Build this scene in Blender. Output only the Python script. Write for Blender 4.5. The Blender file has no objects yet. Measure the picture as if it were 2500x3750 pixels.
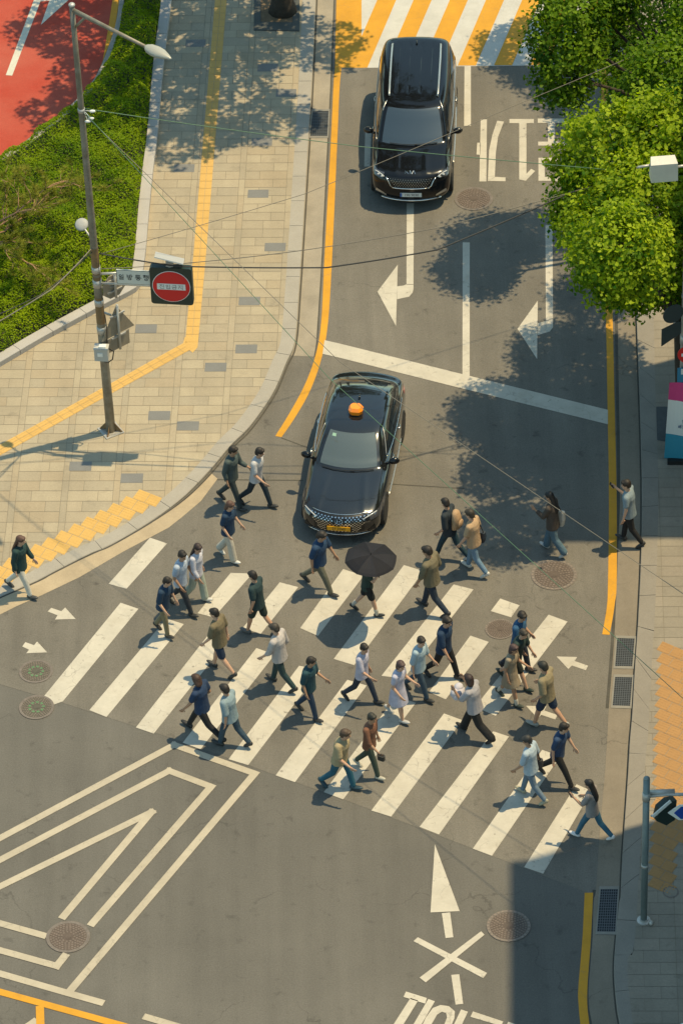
import bpy, bmesh, math, random
import numpy as np
from mathutils import Vector, Matrix
R=math.radians
random.seed(7); rng=np.random.default_rng(7)
scene=bpy.context.scene; COL=scene.collection

# ---------------------------------------------------------------- camera
F=17095.0; PITCH=0.71073838; ROLL=-0.03627994; CAMH=68.5     # focal length in pixels of the 2500x3750 photo
_fw=np.array([0,math.cos(PITCH),-math.sin(PITCH)]); _rt=np.array([1.,0,0]); _up=np.cross(_rt,_fw)
_c,_s=math.cos(ROLL),math.sin(ROLL)
AX=np.array([_c*_rt+_s*_up,-_s*_rt+_c*_up,_fw]); CAM=np.array([0,-CAMH/math.tan(PITCH),CAMH])
cd=bpy.data.cameras.new('camera'); co=bpy.data.objects.new('camera',cd); COL.objects.link(co); scene.camera=co
co.matrix_world=Matrix(((AX[0][0],AX[1][0],-AX[2][0],CAM[0]),(AX[0][1],AX[1][1],-AX[2][1],CAM[1]),(AX[0][2],AX[1][2],-AX[2][2],CAM[2]),(0,0,0,1)))
cd.sensor_fit='VERTICAL'; cd.sensor_height=36; cd.lens=36*F/3750; cd.clip_start=1; cd.clip_end=6000

# ---------------------------------------------------------------- world, sun, exposure
SUN_EL=R(69); SUN_AZ=R(71)            # azimuth from +Y towards +X: sun stands to the right and behind
w=bpy.data.worlds.new('World'); scene.world=w; w.use_nodes=True
nt=w.node_tree; sky=nt.nodes.new('ShaderNodeTexSky'); sky.sky_type='NISHITA'; sky.sun_disc=False
sky.sun_elevation=SUN_EL; sky.sun_rotation=SUN_AZ; sky.dust_density=0.6; sky.air_density=1.0
bg=nt.nodes['Background']; bg.inputs['Strength'].default_value=0.15
tint=nt.nodes.new('ShaderNodeMix'); tint.data_type='RGBA'; tint.blend_type='MULTIPLY'; tint.inputs[0].default_value=1; tint.inputs[7].default_value=(.92,1.03,.82,1)
nt.links.new(sky.outputs[0],tint.inputs[6]); nt.links.new(tint.outputs[2],bg.inputs[0])
sl=bpy.data.lights.new('sun','SUN'); so=bpy.data.objects.new('sun',sl); COL.objects.link(so)
sl.energy=3.3; sl.angle=R(0.55); sl.color=(1,0.80,0.47)
sd=Vector((math.cos(SUN_EL)*math.sin(SUN_AZ),math.cos(SUN_EL)*math.cos(SUN_AZ),math.sin(SUN_EL)))
so.rotation_euler=sd.to_track_quat('Z','Y').to_euler(); so.location=(30,20,60)
vs=scene.view_settings; vs.view_transform='Standard'; vs.look='None'; vs.exposure=0.66; vs.gamma=1; vs.use_curve_mapping=False
scene.cycles.max_bounces=6; scene.cycles.use_denoising=True

# ---------------------------------------------------------------- helpers
def g(x,y,z=0.0):
    """photo pixel -> point of the horizontal plane at height z"""
    d=np.array([(x-1250)/F,-(y-1875)/F,1.])@AX
    return Vector(CAM+(z-CAM[2])/d[2]*d)
TL={'z1':(0,0,1.2544),'z2':(1250,0,1.2544),'z3':(0,940,1.2544),'z4':(1250,940,1.2544),
    't1':(0,1880,1.2544),'t2':(1250,1880,1.2544),'b3':(0,2810,1.2544),'b4':(1250,2810,1.2544),
    'r3':(950,2150,2.6133),'r4':(1350,1950,2.6133),'r6':(1650,2150,2.352),'s7':(0,1900,3.92),'q':(1150,3350,1.96),
    'w':(0,0,3.484),'v':(0,0,1/1.59439)}
def px(k,x,y): o=TL[k]; return (o[0]+x/o[2],o[1]+y/o[2])
def G(k,pts,z=0.0): return [g(*px(k,*p),z) for p in pts]
def GS(pts,z=0.0): return [g(*p,z) for p in pts]

MATS={}
def mat(name,col,rough=.8,metal=0,var=0,vscale=3,bump=0,bscale=40,coat=0,col2=None,emit=0,spec=.5,grain=0,spots=0):
    if name in MATS: return MATS[name]
    m=bpy.data.materials.new(name); m.use_nodes=True; t=m.node_tree; N=t.nodes; L=t.links
    b=N['Principled BSDF']; b.inputs['Base Color'].default_value=(*col,1); b.inputs['Roughness'].default_value=rough
    b.inputs['Metallic'].default_value=metal; b.inputs['Coat Weight'].default_value=coat; b.inputs['Coat Roughness'].default_value=.03
    b.inputs['Specular IOR Level'].default_value=spec
    if var or grain or bump:
        tc=N.new('ShaderNodeTexCoord')
    if var or grain:
        c2=col2 or tuple(max(0,c*(1-var)) for c in col)
        n=N.new('ShaderNodeTexNoise'); n.inputs['Scale'].default_value=vscale; n.inputs['Detail'].default_value=6; n.inputs['Roughness'].default_value=.65
        L.new(tc.outputs['Object'],n.inputs['Vector'])
        r=N.new('ShaderNodeMapRange'); r.inputs[1].default_value=.33; r.inputs[2].default_value=.67; L.new(n.outputs['Fac'],r.inputs[0])
        mx=N.new('ShaderNodeMix'); mx.data_type='RGBA'; mx.inputs[6].default_value=(*col,1); mx.inputs[7].default_value=(*c2,1)
        L.new(r.outputs[0],mx.inputs[0]); out=mx.outputs[2]
        if grain:
            n2=N.new('ShaderNodeTexNoise'); n2.inputs['Scale'].default_value=28; n2.inputs['Detail'].default_value=4; n2.inputs['Roughness'].default_value=.8
            L.new(tc.outputs['Object'],n2.inputs['Vector'])
            r2=N.new('ShaderNodeMapRange'); r2.inputs[1].default_value=.25; r2.inputs[2].default_value=.75
            r2.inputs[3].default_value=1-grain; r2.inputs[4].default_value=1+grain; L.new(n2.outputs['Fac'],r2.inputs[0])
            m2=N.new('ShaderNodeMix'); m2.data_type='RGBA'; m2.blend_type='MULTIPLY'; m2.inputs[0].default_value=1
            L.new(out,m2.inputs[6]); L.new(r2.outputs[0],m2.inputs[7]); out=m2.outputs[2]
        if spots:
            def nz(sc,lo,hi,a0,a1,vec=None,det=5):
                q=N.new('ShaderNodeTexNoise'); q.inputs['Scale'].default_value=sc; q.inputs['Detail'].default_value=det; q.inputs['Roughness'].default_value=.62; L.new(vec or tc.outputs['Object'],q.inputs['Vector'])
                r=N.new('ShaderNodeMapRange'); r.inputs[1].default_value=lo; r.inputs[2].default_value=hi; r.inputs[3].default_value=a0; r.inputs[4].default_value=a1; L.new(q.outputs['Fac'],r.inputs[0]); return r.outputs[0]
            mp=N.new('ShaderNodeMapping'); mp.inputs['Rotation'].default_value=(0,0,R(2.9)); mp.inputs['Scale'].default_value=(1.5,.10,1); L.new(tc.outputs['Object'],mp.inputs['Vector'])
            for fac in (nz(2.6,.60,.74,1,1-.42*spots),nz(.22,.35,.65,1-.13*spots,1+.13*spots),nz(1.0,.35,.65,1+.10*spots,1-.12*spots,mp.outputs[0]),nz(9,.70,.78,1,1-.5*spots)):
                m3=N.new('ShaderNodeMix'); m3.data_type='RGBA'; m3.blend_type='MULTIPLY'; m3.inputs[0].default_value=1; L.new(out,m3.inputs[6]); L.new(fac,m3.inputs[7]); out=m3.outputs[2]
            if spots>.5:
                vo=N.new('ShaderNodeTexVoronoi'); vo.feature='DISTANCE_TO_EDGE'; vo.inputs['Scale'].default_value=.33; vm=N.new('ShaderNodeVectorMath'); vm.operation='ADD'; q=N.new('ShaderNodeTexNoise'); q.inputs['Scale'].default_value=1.3; q.inputs['Detail'].default_value=5; L.new(tc.outputs['Object'],q.inputs['Vector'])
                s2=N.new('ShaderNodeVectorMath'); s2.operation='SCALE'; s2.inputs['Scale'].default_value=1.1; L.new(q.outputs['Color'],s2.inputs[0]); L.new(tc.outputs['Object'],vm.inputs[0]); L.new(s2.outputs[0],vm.inputs[1]); L.new(vm.outputs[0],vo.inputs['Vector'])
                r=N.new('ShaderNodeMapRange'); r.inputs[1].default_value=0; r.inputs[2].default_value=.006; r.inputs[3].default_value=.45; r.inputs[4].default_value=0; L.new(vo.outputs['Distance'],r.inputs[0])
                mk=N.new('ShaderNodeMath'); mk.operation='MULTIPLY'; L.new(r.outputs[0],mk.inputs[0]); L.new(nz(.35,.50,.58,0,1),mk.inputs[1])
                m3=N.new('ShaderNodeMix'); m3.data_type='RGBA'; L.new(mk.outputs[0],m3.inputs[0]); L.new(out,m3.inputs[6]); m3.inputs[7].default_value=(.03,.028,.025,1); out=m3.outputs[2]
        L.new(out,b.inputs['Base Color'])
    if bump:
        n3=N.new('ShaderNodeTexNoise'); n3.inputs['Scale'].default_value=bscale; n3.inputs['Detail'].default_value=4; L.new(tc.outputs['Object'],n3.inputs['Vector'])
        bp=N.new('ShaderNodeBump'); bp.inputs['Strength'].default_value=bump; bp.inputs['Distance'].default_value=.02
        L.new(n3.outputs['Fac'],bp.inputs['Height']); L.new(bp.outputs[0],b.inputs['Normal'])
    if emit:
        b.inputs['Emission Color'].default_value=(*col,1); b.inputs['Emission Strength'].default_value=emit
    MATS[name]=m; return m
def paint(name,col,under,wear=.5,scale=5):
    """worn road paint: chips and rubbed patches show the asphalt below"""
    if name in MATS: return MATS[name]
    m=bpy.data.materials.new(name); m.use_nodes=True; t=m.node_tree; N=t.nodes; L=t.links; b=N['Principled BSDF']
    b.inputs['Roughness'].default_value=.75; tc=N.new('ShaderNodeTexCoord')
    def noise(s,d,lo,hi,o0=0,o1=1):
        n=N.new('ShaderNodeTexNoise'); n.inputs['Scale'].default_value=s; n.inputs['Detail'].default_value=d; n.inputs['Roughness'].default_value=.7
        L.new(tc.outputs['Object'],n.inputs['Vector']); r=N.new('ShaderNodeMapRange'); r.inputs[1].default_value=lo; r.inputs[2].default_value=hi
        r.inputs[3].default_value=o0; r.inputs[4].default_value=o1; L.new(n.outputs['Fac'],r.inputs[0]); return r.outputs[0]
    def mix(f,a,bb,mode='MIX'):
        x=N.new('ShaderNodeMix'); x.data_type='RGBA'; x.blend_type=mode
        for i,v in ((0,f),(6,a),(7,bb)):
            if isinstance(v,(int,float)): x.inputs[i].default_value=v
            elif isinstance(v,tuple): x.inputs[i].default_value=(*v,1)
            else: L.new(v,x.inputs[i])
        return x.outputs[2]
    c=mix(noise(1.3,5,.35,.7),col,tuple(k*.80 for k in col))
    c=mix(noise(26,3,.3,.7,.0,.14),c,tuple(k*.5 for k in col))
    c=mix(noise(1.7,6,.52,.75,0,.55*wear),c,tuple(k*f for k,f in zip(col,(.62,.58,.52))))
    chips=noise(scale,8,.66-.06*wear,.72-.06*wear,0,.75*min(1,wear*1.4))
    c=mix(chips,c,under)
    vo=N.new('ShaderNodeTexVoronoi'); vo.feature='DISTANCE_TO_EDGE'; vo.inputs['Scale'].default_value=1.5
    nz=N.new('ShaderNodeTexNoise'); nz.inputs['Scale'].default_value=4; L.new(tc.outputs['Object'],nz.inputs['Vector'])
    ad=N.new('ShaderNodeMixRGB') if False else None
    vm=N.new('ShaderNodeVectorMath'); vm.operation='ADD'; L.new(tc.outputs['Object'],vm.inputs[0])
    sc=N.new('ShaderNodeVectorMath'); sc.operation='SCALE'; sc.inputs['Scale'].default_value=.35; L.new(nz.outputs['Color'],sc.inputs[0])
    L.new(sc.outputs[0],vm.inputs[1]); L.new(vm.outputs[0],vo.inputs['Vector'])
    r=N.new('ShaderNodeMapRange'); r.inputs[1].default_value=0; r.inputs[2].default_value=.02; r.inputs[3].default_value=.55*wear; r.inputs[4].default_value=0
    L.new(vo.outputs['Distance'],r.inputs[0])
    mk=N.new('ShaderNodeMath'); mk.operation='MULTIPLY'; L.new(r.outputs[0],mk.inputs[0]); L.new(noise(.9,2,.45,.6),mk.inputs[1])
    c=mix(mk.outputs[0],c,under)
    L.new(c,b.inputs['Base Color']); MATS[name]=m; return m

class MB:
    """collects faces, each with a material slot, and links them as ONE mesh object"""
    def __init__(s): s.v=[]; s.f=[]; s.m=[]
    def add(s,vs,fs,mi=0):
        o=len(s.v); s.v+=[tuple(p) for p in vs]; s.f+=[[i+o for i in f] for f in fs]; s.m+=[mi]*len(fs); return s
    def poly(s,pts,mi=0): return s.add(pts,[list(range(len(pts)))],mi)
    def prism(s,pts,z0,z1,mi=0,side=None):
        n=len(pts); a=sum(pts[i][0]*pts[(i+1)%n][1]-pts[(i+1)%n][0]*pts[i][1] for i in range(n))
        if a<0: pts=pts[::-1]
        top=[(p[0],p[1],z1) for p in pts]; bot=[(p[0],p[1],z0) for p in pts]
        s.add(top,[list(range(n))],mi); s.add(bot,[list(range(n))[::-1]],mi)
        s.add(bot+top,[[i,(i+1)%n,(i+1)%n+n,i+n] for i in range(n)],mi if side is None else side); return s
    def box(s,c,size,rot=None,mi=0):
        x,y,z=[k/2 for k in size]; vs=[Vector((a*x,b*y,d*z)) for d in(-1,1) for b in(-1,1) for a in(-1,1)]
        if rot is not None: vs=[rot@v for v in vs]
        c=Vector(c); return s.add([v+c for v in vs],[[0,2,3,1],[4,5,7,6],[0,1,5,4],[2,6,7,3],[0,4,6,2],[1,3,7,5]],mi)
    def tube(s,pts,rad,n=8,mi=0,cap=True):
        pts=[Vector(p) for p in pts]; rs=rad if isinstance(rad,(list,tuple)) else [rad]*len(pts); vs=[]; fs=[]
        up=Vector((0,0,1)); last=None
        for i,p in enumerate(pts):
            d=(pts[min(i+1,len(pts)-1)]-pts[max(i-1,0)]).normalized()
            if last is None:
                a=d.orthogonal().normalized()
            else:
                a=(last-d*last.dot(d)); a=a.normalized() if a.length>1e-6 else d.orthogonal().normalized()
            last=a; b=d.cross(a)
            vs+=[p+(a*math.cos(2*math.pi*k/n)+b*math.sin(2*math.pi*k/n))*rs[i] for k in range(n)]
        for i in range(len(pts)-1):
            fs+=[[i*n+k,i*n+(k+1)%n,(i+1)*n+(k+1)%n,(i+1)*n+k] for k in range(n)]
        if cap: fs+=[list(range(n))[::-1],[(len(pts)-1)*n+k for k in range(n)]]
        return s.add(vs,fs,mi)
    def lathe(s,prof,c,n=24,mi=0,M=None):
        vs=[];fs=[];c=Vector(c)
        for r,z in prof:
            for k in range(n):
                v=Vector((r*math.cos(2*math.pi*k/n),r*math.sin(2*math.pi*k/n),z)); vs.append((M@v if M else v)+c)
        for i in range(len(prof)-1): fs+=[[i*n+k,i*n+(k+1)%n,(i+1)*n+(k+1)%n,(i+1)*n+k] for k in range(n)]
        fs.append([(len(prof)-1)*n+k for k in range(n)]); fs.append(list(range(n))[::-1]); return s.add(vs,fs,mi)
    def ell(s,c,rad,M=None,mi=0,nu=12,nv=8):
        vs=[];fs=[];c=Vector(c)
        for j in range(1,nv):
            th=math.pi*j/nv
            for k in range(nu):
                v=Vector((rad[0]*math.sin(th)*math.cos(2*math.pi*k/nu),rad[1]*math.sin(th)*math.sin(2*math.pi*k/nu),rad[2]*math.cos(th))); vs.append((M@v if M else v)+c)
        t=Vector((0,0,rad[2])); vs.append((M@t if M else t)+c); vs.append((M@-t if M else -t)+c); T=len(vs)-2
        for j in range(nv-2): fs+=[[j*nu+k,(j+1)*nu+k,(j+1)*nu+(k+1)%nu,j*nu+(k+1)%nu] for k in range(nu)]
        fs+=[[T,k,(k+1)%nu] for k in range(nu)]; o=(nv-2)*nu; fs+=[[T+1,o+(k+1)%nu,o+k] for k in range(nu)]
        return s.add(vs,fs,mi)
    def mesh(s,name,mats,smooth=False):
        me=bpy.data.meshes.new(name); me.from_pydata(s.v,[],s.f)
        for m in (mats if isinstance(mats,(list,tuple)) else [mats]): me.materials.append(m)
        me.polygons.foreach_set('material_index',s.m)
        if smooth: me.polygons.foreach_set('use_smooth',[True]*len(s.f))
        me.update(); return me
    def build(s,name,mats,parent=None,smooth=False,**kw):
        return link(name,s.mesh(name,mats,smooth),parent,**kw)
def link(name,me,parent=None,loc=None,**kw):
    o=bpy.data.objects.new(name,me); COL.objects.link(o)
    if parent: o.parent=parent
    if loc is not None: o.location=loc
    for k,v in kw.items(): o[k]=v
    return o
def thing(name,label,cat,loc=(0,0,0),rz=0,group=None):
    o=link(name,None,None,loc); o.rotation_euler=(0,0,rz); o['label']=label; o['category']=cat
    if group: o['group']=group
    o.empty_display_size=.2
    return o
def fast_mesh(name,V,Fq,material,tone=None,smooth=False):
    me=bpy.data.meshes.new(name); k=Fq.shape[1]
    me.vertices.add(len(V)); me.vertices.foreach_set('co',np.ascontiguousarray(V,np.float32).ravel())
    me.loops.add(Fq.size); me.loops.foreach_set('vertex_index',np.ascontiguousarray(Fq,np.int32).ravel())
    me.polygons.add(len(Fq)); me.polygons.foreach_set('loop_start',np.arange(0,Fq.size,k,dtype=np.int32))
    if tone is not None:
        a=me.attributes.new('tone','FLOAT','FACE'); a.data.foreach_set('value',np.ascontiguousarray(tone,np.float32))
    me.materials.append(material); me.update(calc_edges=True); me.validate()
    return me
def strokes(mb,lines,width,z,mi=0):
    for a,b in lines:
        a=Vector(a);b=Vector(b); d=(b-a); d.z=0; d.normalize(); n=Vector((-d.y,d.x,0))*width/2
        mb.poly([(*(a-n).xy,z),(*(b-n).xy,z),(*(b+n).xy,z),(*(a+n).xy,z)],mi)
def clip(subj,win):
    """polygon subj cut by the convex polygon win (2-D, counter-clockwise)"""
    out=subj
    for i in range(len(win)):
        a=win[i]; b=win[(i+1)%len(win)]; ex,ey=b[0]-a[0],b[1]-a[1]; inp=out; out=[]
        if not inp: break
        sd=[ex*(p[1]-a[1])-ey*(p[0]-a[0]) for p in inp]
        for j in range(len(inp)):
            p,q=inp[j-1],inp[j]; sp,sq=sd[j-1],sd[j]
            if (sp<0)!=(sq<0):
                t=sp/(sp-sq); out.append((p[0]+t*(q[0]-p[0]),p[1]+t*(q[1]-p[1])))
            if sq>=0: out.append(q)
    return out
def ccw(p):
    a=sum(p[i][0]*p[(i+1)%len(p)][1]-p[(i+1)%len(p)][0]*p[i][1] for i in range(len(p)))
    return p if a>0 else p[::-1]
def sample(pts,step):
    pts=[Vector(p) for p in pts]; out=[pts[0]]
    for a,b in zip(pts,pts[1:]):
        n=max(1,round((b-a).length/step)); out+=[a.lerp(b,k/n) for k in range(1,n+1)]
    return out
def smooth_line(pts,sub=6):
    P=[Vector(p) for p in pts]; P=[2*P[0]-P[1]]+P+[2*P[-1]-P[-2]]; out=[]
    for i in range(1,len(P)-2):
        for k in range(sub):
            t=k/sub; a,b,c,d=P[i-1:i+3]
            out.append(.5*((2*b)+(c-a)*t+(2*a-5*b+4*c-d)*t*t+(3*b-a-3*c+d)*t**3))
    return out+[P[-2]]
def sstep(a,b,x):
    t=min(1,max(0,(x-a)/(b-a))); return t*t*(3-2*t)
AZ=R(2.9); EU=Vector((math.cos(AZ),-math.sin(AZ),0)); EV=Vector((math.sin(AZ),math.cos(AZ),0))    # across / along the street
ZS=.10
def zl(x,y): return ZS-.085*(1-sstep(-.3,1.3,y))         # the left pavement dips to the crossing
def gl(x,y):
    z=ZS
    for _ in range(4): p=g(x,y,z); z=zl(p.x,p.y)
    return g(x,y,z)
# ================================================================ ground, road, markings
ASPH=(.146,.134,.114); ASPL=(.116,.110,.098)
M_road=mat('asphalt',ASPH,.92,var=.13,vscale=.55,grain=.28,bump=.25,bscale=60,spots=1)
M_low=mat('asphalt_resurfaced',ASPL,.92,var=.10,vscale=.4,grain=.24,bump=.25,bscale=60,spots=.75)
M_patch=mat('asphalt_repair',(.118,.116,.112),.92,var=.10,vscale=.6,grain=.28)
M_gut=mat('concrete_gutter',(.31,.27,.21),.9,var=.25,vscale=1.2,grain=.14)
M_gut2=mat('concrete_tan',(.40,.32,.215),.9,var=.22,vscale=1.6,grain=.12)
M_kerb=mat('granite_kerb',(.32,.295,.255),.85,var=.12,vscale=1.5,grain=.12)
M_joint=mat('paver_joint',(.19,.165,.125),.95)
M_pav=[mat('paver_tan_%d'%i,c,.88,var=.12,vscale=1.1,grain=.14,spots=.45) for i,c in enumerate([(.345,.29,.205),(.325,.275,.195),(.36,.305,.215),(.335,.275,.188),(.315,.27,.195)])]
M_pavd=mat('paver_dark',(.17,.17,.165),.88,var=.12,vscale=2,grain=.12)
M_pavr=[mat('paver_shade_tint_%d'%i,c,.88,var=.12,vscale=1.1,grain=.14,spots=.5) for i,c in enumerate([(.235,.208,.165),(.225,.20,.16),(.245,.215,.172)])]  # right pavers: same tan stone, half-shade put into the colour
M_tac=mat('tactile_yellow',(.55,.34,.10),.8,var=.10,vscale=2.5,grain=.10)
M_tacj=mat('tactile_joint',(.35,.23,.08),.9)
M_red=mat('red_lane',(.33,.027,.009),.85,var=.5,vscale=.40,grain=.2,col2=(.37,.075,.045))
M_white=paint('paint_white',(.50,.465,.395),ASPH,.85)
M_whitec=paint('paint_cream',(.43,.38,.295),ASPL,.6,12)
M_yel=paint('paint_yellow',(.58,.28,.012),ASPH,.4)
M_dark=mat('dirt_strip',(.075,.070,.058),.95,var=.3,vscale=2,grain=.2)
M_soil=mat('soil',(.19,.13,.075),.95,var=.4,vscale=4,grain=.3)
M_iron=mat('iron_cover',(.105,.080,.066),.8,metal=.0,var=.3,vscale=6,grain=.25)
M_ironp=mat('iron_pattern',(.165,.13,.108),.7,var=.35,vscale=7,grain=.2)
M_ironl=mat('iron_rim',(.165,.14,.122),.7,var=.3,vscale=8,grain=.25)
M_stain=mat('stain',(.06,.05,.04),.9)

def flat(name,pts,z,m,kind='structure',**kw):
    mb=MB(); mb.poly([(p[0],p[1],z) for p in ccw([tuple(q) for q in pts])]); return mb.build(name,m,kind=kind,**kw)
flat('ground',[(-1500,-1500),(1500,-1500),(1500,1500),(-1500,1500)],-.06,mat('ground_asphalt',ASPL,.95,var=.2,vscale=.1),label='wide paved ground under the whole street')
flat('road',[(-40,-60),(40,-60),(40,70),(-40,70)],0,M_low,label='grey resurfaced asphalt of the lower road')
flat('crossing_asphalt',GS([(-700,2300),(0,2506),(223,2572),(640,2707),(1250,2925),(1912,3177),(2139,3266),(2600,3440),(2900,-300),(-700,-300)]),.004,M_road,kind='structure',label='older brown-grey asphalt under the crossing and side street')

# --- lane and edge paint
def paintpoly(name,pts,z,m,label,cat='road marking',group=None):
    o=flat(name,pts,z,m); o['label']=label; o['category']=cat
    if group: o['group']=group
    return o
stripes=[('t1',[(500,325),(582,348),(768,140),(690,113)]),('t1',[(203,842),(215,850),(248,880),(290,865),(637,440),(555,412)]),
 ('t1',[(412,905),(490,937),(845,510),(765,485)]),('t1',[(625,985),(707,1013),(1050,583),(965,550)]),('t1',[(840,1055),(922,1085),(1262,650),(1178,620)]),
 ('t1',[(908,460),(982,480),(1160,278),(1060,275)]),('t1',[(1115,528),(1198,555),(1370,340),(1285,318)]),
 ('r3',[(-295,1650),(-107,1707),(580,800),(380,755)]),('r3',[(390,395),(560,470),(995,-105),(800,-170)]),('r3',[(155,1805),(340,1870),(1025,945),(840,890)]),
 ('r3',[(710,690),(905,750),(1568,-150),(1380,-208)]),('r3',[(615,1965),(800,2035),(1495,1110),(1305,1050)]),
 ('r4',[(120,1375),(335,1400),(1000,548),(810,500)]),('b4',[(137,200),(228,228),(555,-215),(470,-246)]),
 ('r4',[(575,1530),(735,1600),(1145,1050),(970,990)]),('r4',[(1255,635),(1440,700),(1360,815),(1165,755)]),
 ('b4',[(358,275),(447,310),(768,-140),(696,-164)]),('r6',[(207,1035),(385,1112),(1003,300),(840,240)]),
 ('b4',[(602,375),(690,408),(1004,-50),(920,-79)]),('b4',[(838,460),(925,490),(1147,110),(1078,79)])]
for k,p in stripes:
    paintpoly('crosswalk_stripe',G(k,p),.010,M_white,'cream white zebra stripe painted across the crossing','crosswalk stripe','zebra stripes of the crossing')
def yline(name,left,right,label):
    l=smooth_line(left,5); r=smooth_line(right,5); mb=MB()
    n=len(l)
    for i in range(n-1):
        mb.poly([(*l[i].xy,.010),(*r[i].xy,.010),(*r[i+1].xy,.010),(*l[i+1].xy,.010)])
    return mb.build(name,M_yel,kind='structure',label=label,category='kerb line')
yline('kerb_line',GS([(1226,250),(1220,324),(1211,520),(1188,940),(1176,1179),(1156,1299),(1116,1410),(1060,1514),(1008,1598)][::-1]),GS([(1250,250),(1243,324),(1234.6,520),(1216,940),(1201,1179),(1178,1310),(1137,1428),(1082,1527),(1031,1602)][::-1]),'yellow kerb line curving round the left pavement corner')
yline('kerb_line',GS([(2203,2324),(2215.5,2256),(2222,2205),(2224,2150),(2227,1950),(2227,1750),(2221.7,1442),(2218,1225),(2212.6,1034),(2204,600),(2192,0),(2186,-250)]),GS([(2230,2326),(2243,2256),(2250,2205),(2256,2150),(2257,1950),(2255,1750),(2247.7,1442),(2243,1225),(2238.6,1034),(2229,600),(2217,0),(2211,-250)]),'long straight yellow line along the right kerb')
yline('kerb_line',GS([(2140,3900),(2123,3750),(2117,3686),(2115,3628),(2123,3533),(2132,3418),(2139,3270.5)]),GS([(2172,3900),(2156,3750),(2149,3686),(2149,3620),(2155,3533),(2163,3418),(2170,3270)]),'short yellow line on the lower right bend')
# lane marks
paintpoly('lane_line',GS([(1699.5,243),(1723,243),(1723,462),(1698,462)]),.010,M_white,'white centre dash beside the black van','lane line')
paintpoly('lane_line',GS([(1693,889),(1719,889),(1718.5,1380),(1692,1374)]),.010,M_white,'white centre line running into the stop line','lane line')
paintpoly('lane_line',GS([(1337,480),(1360,480),(1354,611),(1333,611)]),.010,M_white,'white mark half under the left flank of the van','lane line')
paintpoly('stop_line',GS([(1188,1247),(1250,1261),(1688.5,1370.5),(2224,1502),(2224,1555),(1700,1426),(1250,1313),(1181,1297)]),.011,M_white,'wide white stop line slanting across both lanes','stop line')
def arrow(parts,label):
    mb=MB()
    for k,p in parts: mb.poly([(q.x,q.y,.010) for q in [Vector(t) for t in ccw([tuple(q) for q in G(k,p)])]])
    return mb.build('lane_arrow',M_white,kind='structure',label=label,category='road arrow')
arrow([('z2',[(299,935),(332,935),(330,1309),(298,1309)]),('z4',[(298,128),(330,150),(326,166),(310,185),(255,197),(255,138),(285,134)]),('z4',[(298,128),(330,128),(330,150)]),('z4',[(165,162),(258,38),(250,320)])],'bent white lane arrow below the black van')
arrow([('z2',[(935,1035),(968,1035),(970,1463),(937,1475)]),('z4',[(937,298),(970,285),(970,325),(955,345),(900,362),(900,307)]),('z4',[(807,333),(900,203),(897,472)])],'bent white lane arrow of the right lane, half in tree shade')
for p,lab in (([(740,1283),(885,1330),(940,1278),(1090,1442),(795,1450),(830,1390),(690,1335)],'upper of two small white arrows left of the crossing'),):
    paintpoly('crossing_arrow',G('s7',p),.010,M_white,lab,'road arrow')
paintpoly('crossing_arrow',G('t1',[(118,593),(158,607),(172,590),(218,640),(122,644),(135,628),(104,613)]),.010,M_white,'lower of two small white arrows above the manholes','road arrow')
_ar=[(908,600),(1085,605),(1065,640),(1180,680),(1160,718),(1040,678),(1010,708)]
paintpoly('crossing_arrow',G('r6',_ar),.010,M_white,'small white arrow beside the right drain grates','road arrow')
paintpoly('crossing_arrow',G('r6',[(x-263,y+425) for x,y in _ar]),.010,M_white,'small white arrow under the man in the khaki shirt','road arrow')
# lettering of the right lane (seen upside down)
mb=MB()
def zpoly(k,p,z=.010): mb.poly([(q[0],q[1],z) for q in ccw([tuple(q) for q in G(k,p)])])
for p in ([(638,550),(667,550),(664,835),(632,835)],[(622,657),(638,657),(636,713),(619,711)],
  [(714,556),(745,560),(718,630),(708,700),(703,816),(671,833),(677,690),(692,620)],[(671,833),(703,814),(752,816),(752,834)],
  [(770,548),(882,548),(882,567),(770,567)],[(815,567),(848,567),(848,800),(845,832),(815,826)],[(845,832),(848,800),(870,777),(888,787)],
  [(900,546),(1040,546),(1040,566),(900,566)],[(947,566),(979,566),(979,652),(947,652)],[(902,652),(1030,652),(1030,670),(902,670)],
  [(903,726),(932,726),(932,814),(903,832)],[(932,726),(1030,726),(1030,742),(932,742)],[(903,832),(932,814),(1030,814),(1030,832)]): zpoly('z2',p)
mb.build('road_lettering',M_white,kind='structure',label='white upside-down lettering in the right lane beside the tree',category='road lettering')
# big arrow, cross strokes and letters, bottom right
mb=MB(); zpoly('b4',[(428,355),(542,662),(408,668)]); mb.build('lane_arrow',M_white,kind='structure',label='tall white arrowhead pointing up at the crossing',category='road arrow')
mb=MB(); zpoly('b4',[(460,672),(498,668),(513,782),(477,786)]); zpoly('b4',[(503,955),(540,952),(558,1088),(523,1092)])
zpoly('b4',[(350,782),(667,946),(650,970),(330,800)]); zpoly('b4',[(640,755),(656,771),(386,990),(358,968)],.0125)
mb.build('road_cross',M_white,kind='structure',label='white X with dashed stem below the arrowhead',category='road marking')
mb=MB()
for p in ([(658,553),(808,600),(795,640),(640,592)],[(690,600),(745,618),(590,870),(530,850)],[(818,607),(865,623),(745,830),(698,812)],
  [(745,860),(800,740),(850,672),(905,650),(965,658),(1008,695),(1005,745),(965,840),(915,835),(952,740),(945,708),(915,698),(880,720),(800,860)],
  [(1053,682),(1102,698),(1030,850),(980,835)],[(1138,696),(1355,768),(1338,800),(1120,735)],[(1390,770),(1500,806),(1440,960),(1395,940),(1435,830),(1375,808)]): zpoly('q',p)
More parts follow.
